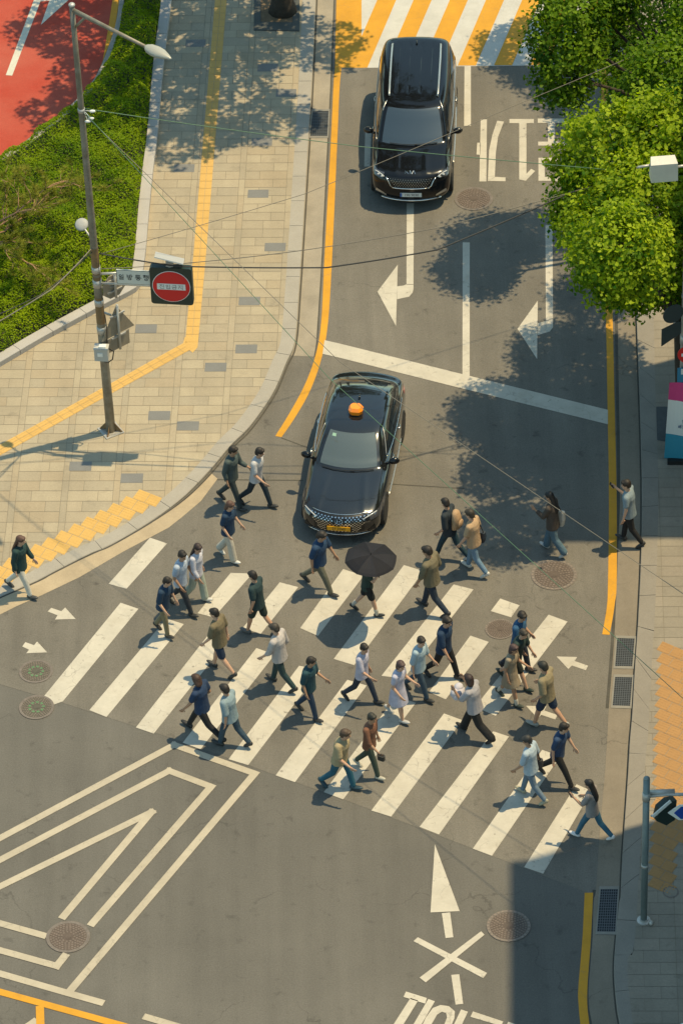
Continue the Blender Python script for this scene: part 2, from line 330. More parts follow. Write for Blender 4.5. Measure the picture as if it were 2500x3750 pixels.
mb.build('road_lettering',M_white,kind='structure',label='white slanted lettering cut by the bottom edge of the road',category='road lettering')
# box markings, bottom left
def line_mark(name,runs,wd,m,label,z=.010):
    mb=MB(); dz=0
    for run in runs:
        P=GS(run)
        for i in range(len(P)-1):
            a,b=P[i],P[i+1]; d=(b-a).normalized()
            if i>0: a=a-d*wd/2
            if i<len(P)-2: b=b+d*wd/2
            strokes(mb,[(a,b)],wd,z+dz); dz+=.0006
    return mb.build(name,m,kind='structure',label=label,category='road marking')
line_mark('box_marking',[[(-250,3207),(0,3071),(638,2729),(933,2834),(253,3635)]],.165,M_whitec,'outer cream outline of the nested road marking')
line_mark('box_marking',[[(-250,3276),(0,3151),(620,2824),(773,2882),(331,3392)],[(-200,3420),(0,3481),(209,3539),(245,3494)]],.165,M_whitec,'middle cream outline of the nested road marking')
line_mark('box_marking',[[(-250,3370),(0,3248),(555,2975),(226,3366)],[(-200,3322),(0,3382),(171,3430)]],.165,M_whitec,'inner cream outline of the nested road marking')
line_mark('box_marking',[[(-250,3495),(0,3566),(250,3638),(381,3675)],[(526,3723),(760,3792)]],.165,M_whitec,'cream line along the foot of the nested marking')
line_mark('box_marking',[[(60,3790),(137,3735)]],.165,M_whitec,'short cream stub beside the yellow branch')
line_mark('yellow_line',[[(-250,3562),(0,3633),(446,3756),(900,3890)],[(147,3685),(152,3850)]],.165,M_yel,'yellow double branch line in the lower left corner',.0105)
# yellow hatched box at the far end
mb=MB(); zz=.009
base=[(1237,-260),(1226,250),(1250,251),(1672,244),(1936,241),(2196,238),(2186,-260)]
mb.poly([(q[0],q[1],zz) for q in ccw([tuple(q) for q in GS(base)])],0)
zpoly2=lambda p: mb.poly([(q[0],q[1],zz+.003) for q in ccw([tuple(q) for q in GS(p)])],1)
W=lambda x,y:(1250+x/1.2544,y/1.2544)
zpoly2([(1237,-260),(1226,250),W(92,313),W(92,168),W(92,0),W(89,-326)])
for k in range(8):
    x=165+166*k; s=-131/305
    top=-326 if k else -326
    xb=lambda y,x0: x0+s*y
    yb=306-k*1.2
    if k==0: p=[W(xb(-326,165),-326),W(xb(-326,250),-326),W(xb(306,250),312),W(92,313),W(92,168)]
    else: p=[W(xb(-326,x),-326),W(xb(-326,x+83),-326),W(xb(yb,x+83),yb),W(xb(yb,x),yb)]
    if px('z1',0,0) is not None and x<1200: zpoly2(p)
mb.build('hatched_box',[paint('paint_white_far',(.50,.49,.46),ASPH,.4),M_yel],kind='structure',label='yellow and white hatched box at the far end of the street',category='road marking')
# repairs, seams
mb=MB()
strokes(mb,[(g(760,1757),g(1110,1760)),(g(1420,1773),g(1700,1790))],.035,.0065); strokes(mb,[(g(1030,1604),g(1125,1640))],.03,.0065)
mb.build('asphalt_seam',M_dark,kind='structure',label='dark joint lines sealed in the asphalt')
# ---------------------------------------------------------------- left pavement
Kout=smooth_line(GS([(1162,-260),(1155.6,0),(1141,324),(1120,680),(1104,940),(1096,1060),(1080,1259),(1048,1339),(1000,1450),(917,1570),(845,1642),(765,1737),(670,1829),(542,1917),(400,1999),(332,2027),(191,2098),(138,2127),(0,2187),(-200,2275),(-500,2410)]),4)
Kout=[gl(*px('v',0,0)) if False else p for p in Kout]
def zlv(p,d=0): return Vector((p[0],p[1],zl(p[0],p[1])+d))
KW=.33
def offset(line,d):
    out=[]
    for i,p in enumerate(line):
        t=(line[min(i+1,len(line)-1)]-line[max(i-1,0)]); t.z=0; t.normalize(); out.append(p+Vector((t.y,-t.x,0))*d)
    return out
Kin=offset(Kout,KW)        # towards the pavement
PLo=[gl(*q) for q in [(640,-260),(630,0),(602,231),(578,510),(562,638),(546,797),(534,940),(518,1040),(495,1072),(353,1146),(159,1251),(0,1345),(-200,1460)]]   # foot of the planter kerb
LEFT=[tuple(p.xy) for p in Kin]+[(-14,tuple(Kin[-1].xy)[1])]+[(-14,PLo[-1].y)]+[tuple(p.xy) for p in PLo[::-1]]
LEFT=ccw(LEFT)
def base_slab(poly,zf,name,m,label):
    """joint bed under the pavers, cut in strips so that it follows the dip"""
    mb=MB(); y0=min(p[1] for p in poly); y1=max(p[1] for p in poly); y=y0
    while y<y1:
        q=clip(poly,[(-40,y),(40,y),(40,y+.4),(-40,y+.4)])
        if len(q)>2: mb.poly([(a,b,zf(a,b)-.006) for a,b in q])
        y+=.4
    return mb.build(name,m,kind='structure',label=label)
base_slab(LEFT,zl,'pavement_bed',M_joint,'dark joint bed under the left pavement')
def pavers(poly,zf,origin,P,strip,rh,mats,name,label,gap=.010,pat='col'):
    mb=MB(); O=Vector(origin); us=[(Vector(p)-O.xy).dot(EU.xy) for p in poly]; vs=[(Vector(p)-O.xy).dot(EV.xy) for p in poly]
    rn=random.Random(3)
    def put(u0,u1,v0,v1,mi):
        q=[O.xy+EU.xy*u+EV.xy*v for u,v in((u0+gap/2,v0+gap/2),(u1-gap/2,v0+gap/2),(u1-gap/2,v1-gap/2),(u0+gap/2,v1-gap/2))]
        c=clip(poly,ccw([tuple(t) for t in q]))
        if len(c)>2: mb.poly([(a,b,zf(a,b)) for a,b in c],mi)
    for c in range(math.floor(min(us)/P),math.ceil(max(us)/P)+1):
        for r in range(math.floor(min(vs)/rh)-1,math.ceil(max(vs)/rh)+1):
            v=r*rh; u=c*P
            cx,cy=(O.xy+EU.xy*(u+P/2)+EV.xy*v)
            if strip and r%2==0: put(u,u+strip,v,v+2*rh,rn.randrange(len(mats)))
            fr=.5 if pat=='grid' else ([.34,.67][(r+c)%2] if rn.random()<.8 else .5)
            a=u+strip+(P-strip)*fr
            put(u+strip,a,v,v+rh,rn.randrange(len(mats))); put(a,u+P,v,v+rh,rn.randrange(len(mats)))
    return mb.build(name,mats,kind='structure',label=label)
O1=gl(536,1204)
O1=O1-EU*(.15+.255)-EV*.1675
pavers(LEFT,zl,O1,1.17,.15,.335,M_pav,'pavement','tan paved pavement corner on the left')
mb=MB()
for k,x0,x1,y0,y1 in [('z1',853,945,180,217),('z1',1183,1277,292,330),('z1',1267,1362,408,446),('z1',1155,1252,632,672),('z1',800,893,755,790),('z1',1137,1235,870,910),('z1',1215,1313,1115,1155),
   ('z3',622,722,310,352),('z3',1097,1195,183,225),('z3',1080,1183,402,446),('z3',940,1042,485,530),('z3',682,783,708,752),('z3',812,916,755,800),('z3',318,424,940,985),('z3',555,658,995,1040)]:
    c=gl(*px(k,(x0+x1)/2,(y0+y1)/2))
    mb.poly([zlv(c+EU*a*.253+EV*b*.163,.003) for a,b in((-1,-1),(1,-1),(1,1),(-1,1))])
mb.build('dark_pavers',M_pavd,kind='structure',label='scattered dark grey paving slabs in the left pavement')
def kerb(name,outer,inner,zf,m,label,top=0,drop=.2):
    mb=MB(); n=len(outer); acc=0
    L=[0]
    for i in range(1,n): L.append(L[-1]+(outer[i]-outer[i-1]).length)
    def at(line,s):
        for i in range(1,n):
            if L[i]>=s: t=(s-L[i-1])/max(1e-9,L[i]-L[i-1]); return line[i-1].lerp(line[i],t)
        return line[-1]
    s=0
    while s<L[-1]-.05:
        e=min(s+1.0,L[-1]); cuts=[s+.006+(e-s-.012)*k/4 for k in range(5)]
        rows=[(at(outer,c),at(inner,c)) for c in cuts]
        V=[];Fc=[]
        for o,i in rows:
            zt=zf(o.x,o.y)+top; zi=zf(i.x,i.y)+top; ch=(i-o); ch.z=0; ch=ch.normalized()*.012
            V+=[(o.x,o.y,zt-drop),(o.x,o.y,zt-.012),(o.x+ch.x,o.y+ch.y,zt),(i.x,i.y,zi),(i.x,i.y,zi-drop)]
        for k in range(4):
            for j in range(4): Fc.append([k*5+j,(k+1)*5+j,(k+1)*5+j+1,k*5+j+1])
        Fc+=[[0,1,2,3,4],[20,24,23,22,21]]
        mb.add(V,Fc); s=e
    me=mb.build(name,m,kind='structure',label=label); return me
kerb('kerb',Kout,Kin,lambda x,y:zl(x,y)+.001,M_kerb,'granite kerb round the left pavement corner')
# gutters
mb=MB()
up_o=GS([(1228,-260),(1223.7,0),(1211,324),(1180,940),(1172,1075),(1160,1259),(1152,1307)]); up_i=GS([(1162,-260),(1155.6,0),(1141,324),(1104,940),(1096,1060),(1080,1259),(1066,1303)])
for i in range(6): mb.poly([(*p.xy,.008) for p in (up_i[i],up_o[i],up_o[i+1],up_i[i+1])])
mb.build('gutter',M_gut,kind='structure',label='concrete gutter along the left kerb')
mb=MB(); lo_o=GS([(797,1754),(736,1836),(664,1897),(618,1933),(450,2022),(293,2114),(153,2181),(61,2221),(0,2252),(-200,2345)]); lo_i=GS([(775,1735),(680,1829),(600,1885),(542,1922),(400,2004),(262,2067),(138,2132),(60,2166),(0,2192),(-200,2280)])
for i in range(9): mb.poly([(*p.xy,.008) for p in (lo_i[i],lo_o[i],lo_o[i+1],lo_i[i+1])])
mb.build('gutter',M_gut2,kind='structure',label='tan concrete gutter at the dropped kerb')
mb=MB()
strokes(mb,[(a,b) for a,b in zip(up_o[:-1],up_o[1:])],.035,.0088); kk=[p for p in Kout if -30<p.y<24]
strokes(mb,[(a+Vector((.03,-.02,0)),b+Vector((.03,-.02,0))) for a,b in zip(kk,kk[1:])],.04,.0092)
mb.build('gutter_joint',M_dark,kind='structure',label='dirty dark joint along the left gutter')
# tactile guide strip
mb=MB(); gap=.008
line=[gl(*q) for q in [(826,-260),(809,0),(731,940),(702,1255)]]+[gl(*q) for q in [(640,1300),(0,1652),(-300,1817)]]
def strip(a,b,wd):
    d=(b-a); L=d.length; d.normalize(); n=Vector((-d.y,d.x,0)); k=0
    while k*.3<L:
        s0=k*.3+gap/2; s1=min((k+1)*.3,L)-gap/2
        if s1>s0:
            for j in(-1,0):
                q=[a+d*s+n*(w_) for s,w_ in((s0,j*wd/2+gap/2),(s1,j*wd/2+gap/2),(s1,(j+1)*wd/2-gap/2),(s0,(j+1)*wd/2-gap/2))]
                mb.poly([zlv(p,.005) for p in q],0)
            for r in range(4) :   # raised guide bars
                w0=-wd/2+wd*(r+.5)/4-.018; q=[a+d*s+n*t for s,t in((s0+.02,w0),(s1-.02,w0),(s1-.02,w0+.036),(s0+.02,w0+.036))]
                if s1-s0>.1: mb.poly([zlv(p,.009) for p in q],0)
        k+=1
for i in (0,1,2): strip(line[i],line[i+1],.31)
c0=gl(702,1255); strip(c0+Vector((0,-.0,0)),gl(640,1300),.31) if False else None
strip(gl(697,1262),line[-1],.31)
base=[zlv(p,.002) for p in (gl(677,1240),gl(728,1240),gl(722,1275),gl(708,1290),gl(676,1262))]
mb.poly([zlv(p,.004) for p in (gl(677,1235),gl(727,1235),gl(724,1272),gl(706,1292),gl(670,1262))],0)
mb.build('tactile_strip',[M_tac],kind='structure',label='yellow tactile guide strip bending across the left pavement')
# tactile warning tiles
def tac(name,O,step,u,wv,rows,cols,fg,label,mm=None):
    mb=MB()
    for k in range(*rows):
        nc=cols(k) if callable(cols) else cols
        for j in range(nc):
            o=(O[0]+k*step[0]+j*u[0],O[1]+k*step[1]+j*u[1])
            q=[fg(o[0]+a*u[0]+b*wv[0],o[1]+a*u[1]+b*wv[1]) for a,b in((.02,.02),(.98,.02),(.98,.98),(.02,.98))]
            q=ccw([tuple(t) for t in q]); mb.poly([(t[0],t[1],t[2]+.004) for t in q])
            c=Vector(q[0]); e1=(Vector(q[1])-c)/4; e2=(Vector(q[3])-c)/4
            for a in range(4):
                for b in range(4):
                    p=c+e1*(a+.5)+e2*(b+.5); mb.poly([(p.x+.022*math.cos(t*1.047),p.y+.022*math.sin(t*1.047),p.z+.008) for t in range(6)])
    return mb.build(name,mm or M_tac,kind='structure',label=label)
tac('tactile_tiles',(224.5,1940.8),(47.7,-25),(42.5,16.8),(-25.4,33.8),(-7,7),2,gl,'stepped band of yellow tactile tiles at the left dropped kerb')
# ---------------------------------------------------------------- right pavement
zr=lambda x,y:.09-.07*sstep(-2.2,-3.4,y)*(1-sstep(-12.0,-13.2,y)) if False else .09
GR=lambda q,z=.09:[g(*p,z) for p in q]
gutL=GS([(2240,-260),(2244,0),(2252,600),(2260,1153),(2263,1370),(2269,1750),(2262,2000),(2252,2250),(2248,2327),(2239,2454),(2227.5,2594),(2220,2735),(2212,2850),(2192,3080),(2180.6,3259),(2172,3300),(2168,3434),(2159,3545),(2153,3635),(2157,3702),(2166,3750),(2185,3900)],0)
kL=GR([(2304,-260),(2308,0),(2318,600),(2328,1135),(2339,1424),(2348,1750),(2346,2000),(2335,2250),(2330,2332),(2321,2467),(2312,2620),(2304,2709),(2296,2850),(2277.6,3119),(2270,3285),(2265,3300),(2251.6,3456),(2247,3523),(2248,3590),(2256,3680),(2268,3750),(2300,3900)])
kR=GR([(2362,-260),(2368,0),(2379,600),(2391.5,1153),(2399,1478),(2408,1750),(2405,2000),(2396,2250),(2388,2378),(2378,2556),(2373,2658),(2365,2747),(2361,2798),(2345,3060),(2335,3240),(2333,3280),(2318,3480),(2298,3500),(2296,3590),(2306,3668),(2315,3750),(2345,3900)])
mb=MB()
gs=smooth_line(gutL,3); ks=smooth_line([Vector((p.x,p.y,0)) for p in kL],3)
for i in range(len(gs)-1): mb.poly([(*p.xy,.008) for p in (gs[i],ks[i],ks[i+1],gs[i+1])])
mb.build('gutter',mat('concrete_gutter_shade_tint',(.205,.175,.135),.9,var=.2,vscale=.9,grain=.14,spots=.6),kind='structure',label='wide concrete gutter along the right kerb')  # gutter concrete darkened in colour to stand for half-shade
mb=MB()
sel=[(a,b) for a,b in zip(gs,gs[1:])]
for a,b in sel:
    if a.y>-6.4 or a.y<-12.0: strokes(mb,[(a+Vector((-.035,0,0)),b+Vector((-.035,0,0)))],.07,.0088)
strokes(mb,[(a+Vector((-.02,0,0)),b+Vector((-.02,0,0))) for a,b in zip(ks,ks[1:])],.03,.0094)
mb.build('gutter_joint',M_dark,kind='structure',label='dark joint along the right gutter and kerb')
kerb('kerb',smooth_line(kL,3)[::-1],smooth_line(kR,3)[::-1],lambda x,y:.091,mat('granite_kerb_shade_tint',(.225,.205,.175),.85,var=.12,vscale=1.5,grain=.12),'granite kerb of the right pavement')  # kerb granite with the half-shade painted into its colour
RIGHT=ccw([tuple(p.xy) for p in smooth_line(kR,3)]+[(11.2,kR[-1].y),(11.2,kR[0].y)])
base_slab(RIGHT,lambda x,y:.09,'pavement_bed',M_joint,'dark joint bed under the right pavement')
pavers(RIGHT,lambda x,y:.09,g(2408,1750,.09),1.0,0,.335,M_pavr,'pavement','paved pavement on the right, half-shade put into its colour',pat='x')
gr9=lambda x,y:g(x,y,.09)
tac('tactile_tiles',(2424,2348),(-1.66,41.07),(44.6,19.1),(-23.2,31.9),(0,22),lambda k:4 if k<13 else (3 if k<17 else 2),gr9,'stepped band of yellow tactile tiles on the right pavement',mat('tactile_shade_tint',(.36,.20,.075),.8,var=.10,vscale=2.5,grain=.10))  # yellow tiles dimmed in colour, standing in for half-shade
# drain grates
M_steel=mat('galvanised_frame',(.24,.225,.195),.6,metal=.2,var=.2,vscale=5)
M_mesh=mat('grate_bars',(.10,.115,.13),.5,metal=.5,var=.2,vscale=9)
def grate(quad,z,label,frame=.06):
    P=[Vector((*p.xy,0)) for p in quad]; c=sum(P,Vector())/4; t=thing('drain_grate',label,'drain grate',(c.x,c.y,z),group='street drain grates'); P=[p-c for p in P]
    Q=[p*(1-frame*2/ (p.length*1.4)) for p in P]; mb=MB()
    for i in range(4):
        j=(i+1)%4; mb.add([(*P[i].xy,.006),(*P[j].xy,.006),(*Q[j].xy,.006),(*Q[i].xy,.006)],[[0,1,2,3]])
    mb.build('grate_frame',M_steel,t)
    mb=MB(); mb.poly([(*q.xy,.0015) for q in Q]); mb.build('pit',mat('drain_pit',(.015,.016,.018),.9),t)
    mb=MB(); n=16
    for k in range(n+1):
        a=Q[0].lerp(Q[3],k/n); b=Q[1].lerp(Q[2],k/n); strokes(mb,[(a,b)],.018,.004)
    for k in range(9):
        a=Q[0].lerp(Q[1],k/8); b=Q[3].lerp(Q[2],k/8); strokes(mb,[(a,b)],.012,.005)
    mb.build('grate_bars',M_mesh,t)
zt=lambda x,y:(2100+x/3.92,2250+y/3.92)
grate(GS([zt(600,310),zt(895,320),zt(855,790),zt(565,785)]),.012,'upper of the two paired grates right of the crossing')
grate(GS([zt(570,868),zt(862,875),zt(825,1360),zt(528,1350)]),.012,'lower of the two paired grates right of the crossing')
z8=lambda x,y:(2150+x/4.48,3300+y/4.48)
grate(GS([z8(195,-235),z8(520,-235),z8(470,560),z8(130,555)]),.012,'lone drain grate near the foot of the blue sign post')
z6=lambda x,y:(1080+x/3.2667,y/3.2667)
grate(GS([z6(200,1315),z6(418,1310),z6(400,1655),z6(165,1655)]),.012,'lone pale framed grate in the left gutter beside the van')
# manholes
def manhole(x,y,d,label,kind=0,z=.011):
    p=g(x,y); t=thing('manhole_cover',label,'manhole cover',(p.x,p.y,z),rz=random.random(),group='manhole covers')
    r=d/2; mb=MB(); mb.lathe([(r,0),(r,.004),(r*.86,.004),(r*.86,.001)],(0,0,0),40)
    if kind==2:
        for k in range(30):
            a=2*math.pi*k/30; c=Vector((math.cos(a),math.sin(a),0))*r*.93; mb.box((c.x,c.y,.006),(r*.09,r*.11,.004),Matrix.Rotation(a,3,'Z'),1)
    mb.build('rim',[M_ironl,mat('rust_light',(.22,.18,.15),.7,var=.3,vscale=9)],t)
    mb=MB(); mb.lathe([(r*.845,0),(r*.845,.003)],(0,0,0),40)
    for ring,n in((.78,34),(.66,28),(.54,22),(.42,16),(.30,11)):
        for k in range(n):
            a=2*math.pi*k/n; c=Vector((math.cos(a),math.sin(a),0))*r*ring; tt=Vector((-math.sin(a),math.cos(a),0))
            mb.box((c.x,c.y,.0045),(r*.085,r*.085,.005),Matrix.Rotation(a,3,'Z'),1)
    mb.lathe([(r*.16,.003),(r*.16,.007),(r*.08,.007)],(0,0,0),16); mb.build('lid',[M_iron if kind!=1 else mat('iron_green',(.085,.082,.062),.75,var=.3,vscale=8),M_ironp],t)
    if kind==1:
        mb=MB()
        for k in range(9):
            a=2*math.pi*k/9; c=Vector((math.cos(a),math.sin(a),0))*r*.4; mb.box((c.x,c.y,.0075),(r*.15,r*.17,.004),Matrix.Rotation(a,3,'Z'))
        mb.build('letter_ring',mat('green_enamel',(.10,.19,.09),.6,var=.3,vscale=9),t)
manhole(1733,729,.94,'reddish round cover in the road beside the van front')
manhole(2027,2106,1.02,'largest studded cover beside the right kerb line',2)
manhole(133,2460,.74,'green lettered cover just below the small arrows',1)
manhole(135,2591,.76,'green lettered cover touching the first zebra stripe',1)
manhole(250,3432,.90,'brown cover cutting through the nested marking')
manhole(1861,3392,.90,'pale dusty cover half in building shade',2)
manhole(1830,2305,.66,'round pale cover among the walkers on the right',2)
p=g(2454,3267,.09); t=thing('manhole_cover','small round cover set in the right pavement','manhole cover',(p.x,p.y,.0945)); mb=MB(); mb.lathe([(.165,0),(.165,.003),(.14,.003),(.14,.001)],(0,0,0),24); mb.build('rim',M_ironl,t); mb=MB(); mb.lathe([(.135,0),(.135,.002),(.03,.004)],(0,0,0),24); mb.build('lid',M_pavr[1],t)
# ---------------------------------------------------------------- red lane and planter kerbs
redr=[(455,-260),(438,0),(423,95),(400,165),(373,235),(345,290),(287,359),(244,399),(150,470),(80,528),(0,572),(-300,760)]
flat('bus_lane',GS([(-700,-260)]+redr+[(-700,760)]),.0062,M_red,label='red surfaced lane beyond the hedge')
mb=MB()
YL=GS([(420,-260),(413,0),(398,100),(378,218),(350,300)]); YR=GS([(448,-260),(438,0),(423,95),(400,165),(373,235)])
for i in range(4): mb.poly([(*p.xy,.009) for p in (YL[i],YR[i],YR[i+1],YL[i+1])])
mb.build('kerb_line',M_yel,kind='structure',label='yellow edge line of the red lane',category='kerb line')
mb=MB(); zpoly('w',[(445,-20),(520,20),(160,968),(78,962)],.0095); zpoly('w',[(440,-100),(700,-100),(650,10),(520,22),(440,0)],.0105); zpoly('w',[(645,-20),(900,-60),(870,10),(525,322)],.0095)
mb.build('bus_lane_marks',paint('paint_white_old',(.55,.54,.46),(.3,.12,.09),.6,4),kind='structure',label='cracked white arrow and line on the red lane')
KP=GS([(470,-260),(455,0),(440,95),(418,165),(390,240),(362,297),(300,370),(255,412),(160,486),(90,542),(0,590),(-300,780)],.12)
KPo=GS([(452,-260),(437,0),(422,95),(400,165),(373,235),(345,290),(285,358),(242,398),(150,469),(80,527),(0,571),(-300,760)],.12)
kerb('kerb',smooth_line(KPo,3)[::-1],smooth_line(KP,3)[::-1],lambda x,y:.12,M_kerb,'pale kerb between the red lane and the hedge')
PLt=smooth_line([Vector((p.x,p.y,0)) for p in PLo],3)
PLi=offset(PLt,.26)
kerb('planter_kerb',PLt,PLi,lambda x,y:zl(0,3)+.001,mat('planter_granite',(.38,.36,.34),.85,var=.1,vscale=1.5,grain=.1),'raised pale granite edging of the hedge bed',top=.15,drop=.3)
# ================================================================ cars
M_black=mat('black_paint',(.005,.0055,.007),.14,coat=.42,spec=.25)
M_glass=mat('car_glass',(.028,.042,.055),.06,spec=.9,coat=.8)
M_glassd=mat('side_glass',(.010,.013,.014),.06,spec=.8,coat=.5)
M_trim=mat('black_trim',(.012,.012,.012),.55)
M_tyre=mat('tyre_rubber',(.015,.015,.015),.85)
M_chrome=mat('chrome',(.78,.76,.72),.16,metal=1)
M_satin=mat('satin_metal',(.62,.61,.58),.34,metal=.9)
M_rim=mat('wheel_rim',(.35,.35,.36),.3,metal=.9)
M_lamp=mat('lamp_glass',(.55,.56,.55),.08,spec=.9,coat=1)
M_lampd=mat('lamp_dark',(.05,.05,.055),.08,spec=.9,coat=1)
M_tail=mat('tail_red',(.35,.012,.01),.15,coat=1)
M_platew=mat('plate_white',(.62,.62,.58),.5)
M_platey=mat('plate_yellow',(.75,.36,.01),.5)
M_blue=mat('plate_blue',(.02,.10,.35),.5)
M_ink=mat('ink_dark',(.02,.02,.02),.6)
M_amber=mat('taxi_amber',(1.0,.27,.004),.3,coat=.6)

def pchip(y):
    y=np.array(y,float); n=len(y); d=np.diff(y); m=np.zeros(n)
    for i in range(1,n-1): m[i]=0 if d[i-1]*d[i]<=0 else 2*d[i-1]*d[i]/(d[i-1]+d[i])
    m[0]=d[0]; m[-1]=d[-1]
    def f(t):
        i=min(n-2,max(0,int(t))); s=t-i
        return (2*s**3-3*s*s+1)*y[i]+(s**3-2*s*s+s)*m[i]+(-2*s**3+3*s*s)*y[i+1]+(s**3-s*s)*m[i+1]
    return f
class Shell:
    """car skin as a stack of plan outlines, one per height"""
    KEYS=('z','yf','yr','wf','wm','wr','bf','br','rf','rr'); NF,NC,NS,NR=12,6,30,12
    def __init__(s,levels,sub=5,crease=None):
        s.nl=len(levels); s.f={k:pchip([l[i] for l in levels]) for i,k in enumerate(s.KEYS)}
        s.sub=sub; s.T=[i/sub for i in range((s.nl-1)*sub+1)]; s.crease=crease
        s.P=[s.ring(t) for t in s.T]; s.n=len(s.P[0])
        if crease:
            for row in s.P:
                for p in row: p.z+=crease(p.x,p.y,p.z)
        A=np.array([[tuple(p) for p in r] for r in s.P]); du=np.roll(A,-1,1)-np.roll(A,1,1); dv=np.gradient(A,axis=0)
        N=np.cross(du,dv); N/=np.linalg.norm(N,axis=2,keepdims=True)+1e-9
        mid=A.mean((0,1)); sg=np.sign(((A-mid)*N).sum()); s.N=N*sg; s.A=A
    def half(s,t):
        q={k:f(t) for k,f in s.f.items()}; out=[]
        xe=q['wf']-q['rf']; fy=lambda x:q['yf']-q['bf']*(x/q['wf'])**2.2
        for k in range(s.NF+1): x=xe*k/s.NF; out.append((x,fy(x)))
        ys=fy(xe); sl=-q['bf']*2.2/q['wf']*(xe/q['wf'])**1.2; c=(q['wf'],ys+sl*q['rf']); e=(q['wf'],c[1]-q['rf']*1.2)
        for k in range(1,s.NC+1):
            u=k/s.NC; out.append(tuple((1-u)**2*a+2*u*(1-u)*b+u*u*d for a,b,d in zip((xe,ys),c,e)))
        xr=q['wr']-q['rr']; ry=lambda x:q['yr']+q['br']*(x/q['wr'])**2.2
        yr=ry(xr); sl=q['br']*2.2/q['wr']*(xr/q['wr'])**1.2; c2=(q['wr'],yr+sl*q['rr']); e2=(q['wr'],c2[1]+q['rr']*1.2)
        for k in range(1,s.NS+1):
            u=k/s.NS; a=q['wf'] if u<.5 else q['wr']; v=1-(abs(1-2*u))**2.5; out.append((a+(q['wm']-a)*v,e[1]+(e2[1]-e[1])*u))
        for k in range(1,s.NC+1):
            u=k/s.NC; out.append(tuple((1-u)**2*a+2*u*(1-u)*b+u*u*d for a,b,d in zip(e2,c2,(xr,yr))))
        for k in range(1,s.NR+1): x=xr*(1-k/s.NR); out.append((x,ry(x)))
        return out,q['z']
    def ring(s,t):
        h,z=s.half(t); return [Vector((x,y,z)) for x,y in h]+[Vector((-x,y,z)) for x,y in h[1:-1][::-1]]
    def body(s):
        mb=MB(); n=s.n; mb.v=[tuple(p) for r in s.P for p in r]
        for j in range(len(s.P)-1): mb.f+=[[j*n+i,j*n+(i+1)%n,(j+1)*n+(i+1)%n,(j+1)*n+i] for i in range(n)]
        mb.f+=[list(range(n))[::-1],[(len(s.P)-1)*n+i for i in range(n)]]; mb.m=[0]*len(mb.f); return mb
    def lev(s,z): return min(range(len(s.P)),key=lambda j:abs(s.f['z'](s.T[j])-z))
    def panel(s,i0,i1,z0,z1,d=.004,trim=None):
        """piece of the skin lifted by d: outline indices i0..i1 (may be negative), heights z0..z1"""
        j0,j1=s.lev(z0),s.lev(z1); mb=MB(); w=i1-i0+1
        for j in range(j0,j1+1):
            for i in range(i0,i1+1): mb.v.append(tuple(s.A[j,i%s.n]+s.N[j,i%s.n]*d))
        for j in range(j1-j0):
            for i in range(w-1): mb.f.append([j*w+i,j*w+i+1,(j+1)*w+i+1,(j+1)*w+i])
        mb.m=[0]*len(mb.f); return mb
    def tz(s,z):
        a,b=0,s.nl-1
        for _ in range(40):
            m=(a+b)/2
            if s.f['z'](m)<z: a=m
            else: b=m
        return a
    def front(s,x,z,d=.006):
        t=s.tz(z); y=lambda tt:s.f['yf'](tt)-s.f['bf'](tt)*min(1,abs(x)/s.f['wf'](tt))**2.2
        e=.02; n=Vector((-(s.yx(x+e,t)-s.yx(x-e,t))/(2*e),1,-(y(min(t+.05,s.nl-1))-y(max(0,t-.05)))/max(1e-4,(s.f['z'](min(t+.05,s.nl-1))-s.f['z'](max(0,t-.05)))))).normalized()
        return Vector((x,y(t),z))+n*d
    def yx(s,x,t): return s.f['yf'](t)-s.f['bf'](t)*min(1,abs(x)/s.f['wf'](t))**2.2
    def hood(s,x,y,d=.004):
        a,b=0,s.nl-1.001
        for _ in range(40):
            m=(a+b)/2
            if s.yx(x,m)>y: a=m
            else: b=m
        z=s.f['z'](a); return Vector((x,y,z+(s.crease(x,y,z) if s.crease else 0)+d))
def text_mesh(txt,size,extrude=0.0):
    cu=bpy.data.curves.new('lettering','FONT'); cu.body=txt; cu.size=size; cu.align_x='CENTER'; cu.align_y='CENTER'; cu.extrude=extrude; cu.resolution_u=3
    ob=bpy.data.objects.new('lettering',cu); COL.objects.link(ob); dg=bpy.context.evaluated_depsgraph_get(); dg.update()
    me=bpy.data.meshes.new_from_object(ob.evaluated_get(dg)); bpy.data.objects.remove(ob); bpy.data.curves.remove(cu); return me
def wheel(parent,x,y,r,w=.22):
    s=1 if x>0 else -1; M=Matrix.Rotation(math.pi/2*s,3,'Y')
    mb=MB(); mb.lathe([(r*.66,-w/2),(r*.95,-w/2),(r,-w/2+.03),(r,w/2-.03),(r*.95,w/2),(r*.66,w/2)],(x,y,r),28,M=M); t=mb.build('tyre',M_tyre,None,smooth=False)
    root=link('wheel',None,parent,(0,0,0)); t.parent=root
    mb=MB(); mb.lathe([(r*.67,w/2-.03),(r*.64,w/2-.005),(r*.58,w/2-.02),(r*.12,w/2-.02)],(x,y,r),28,M=M)
    for k in range(5):
        a=2*math.pi*k/5; mb.box(Vector((x+s*(w/2-.008),y+math.cos(a)*r*.33,r+math.sin(a)*r*.33)),(.012,r*.52,r*.13),Matrix.Rotation(a,3,'X'))
    mb.build('rim',M_rim,root)
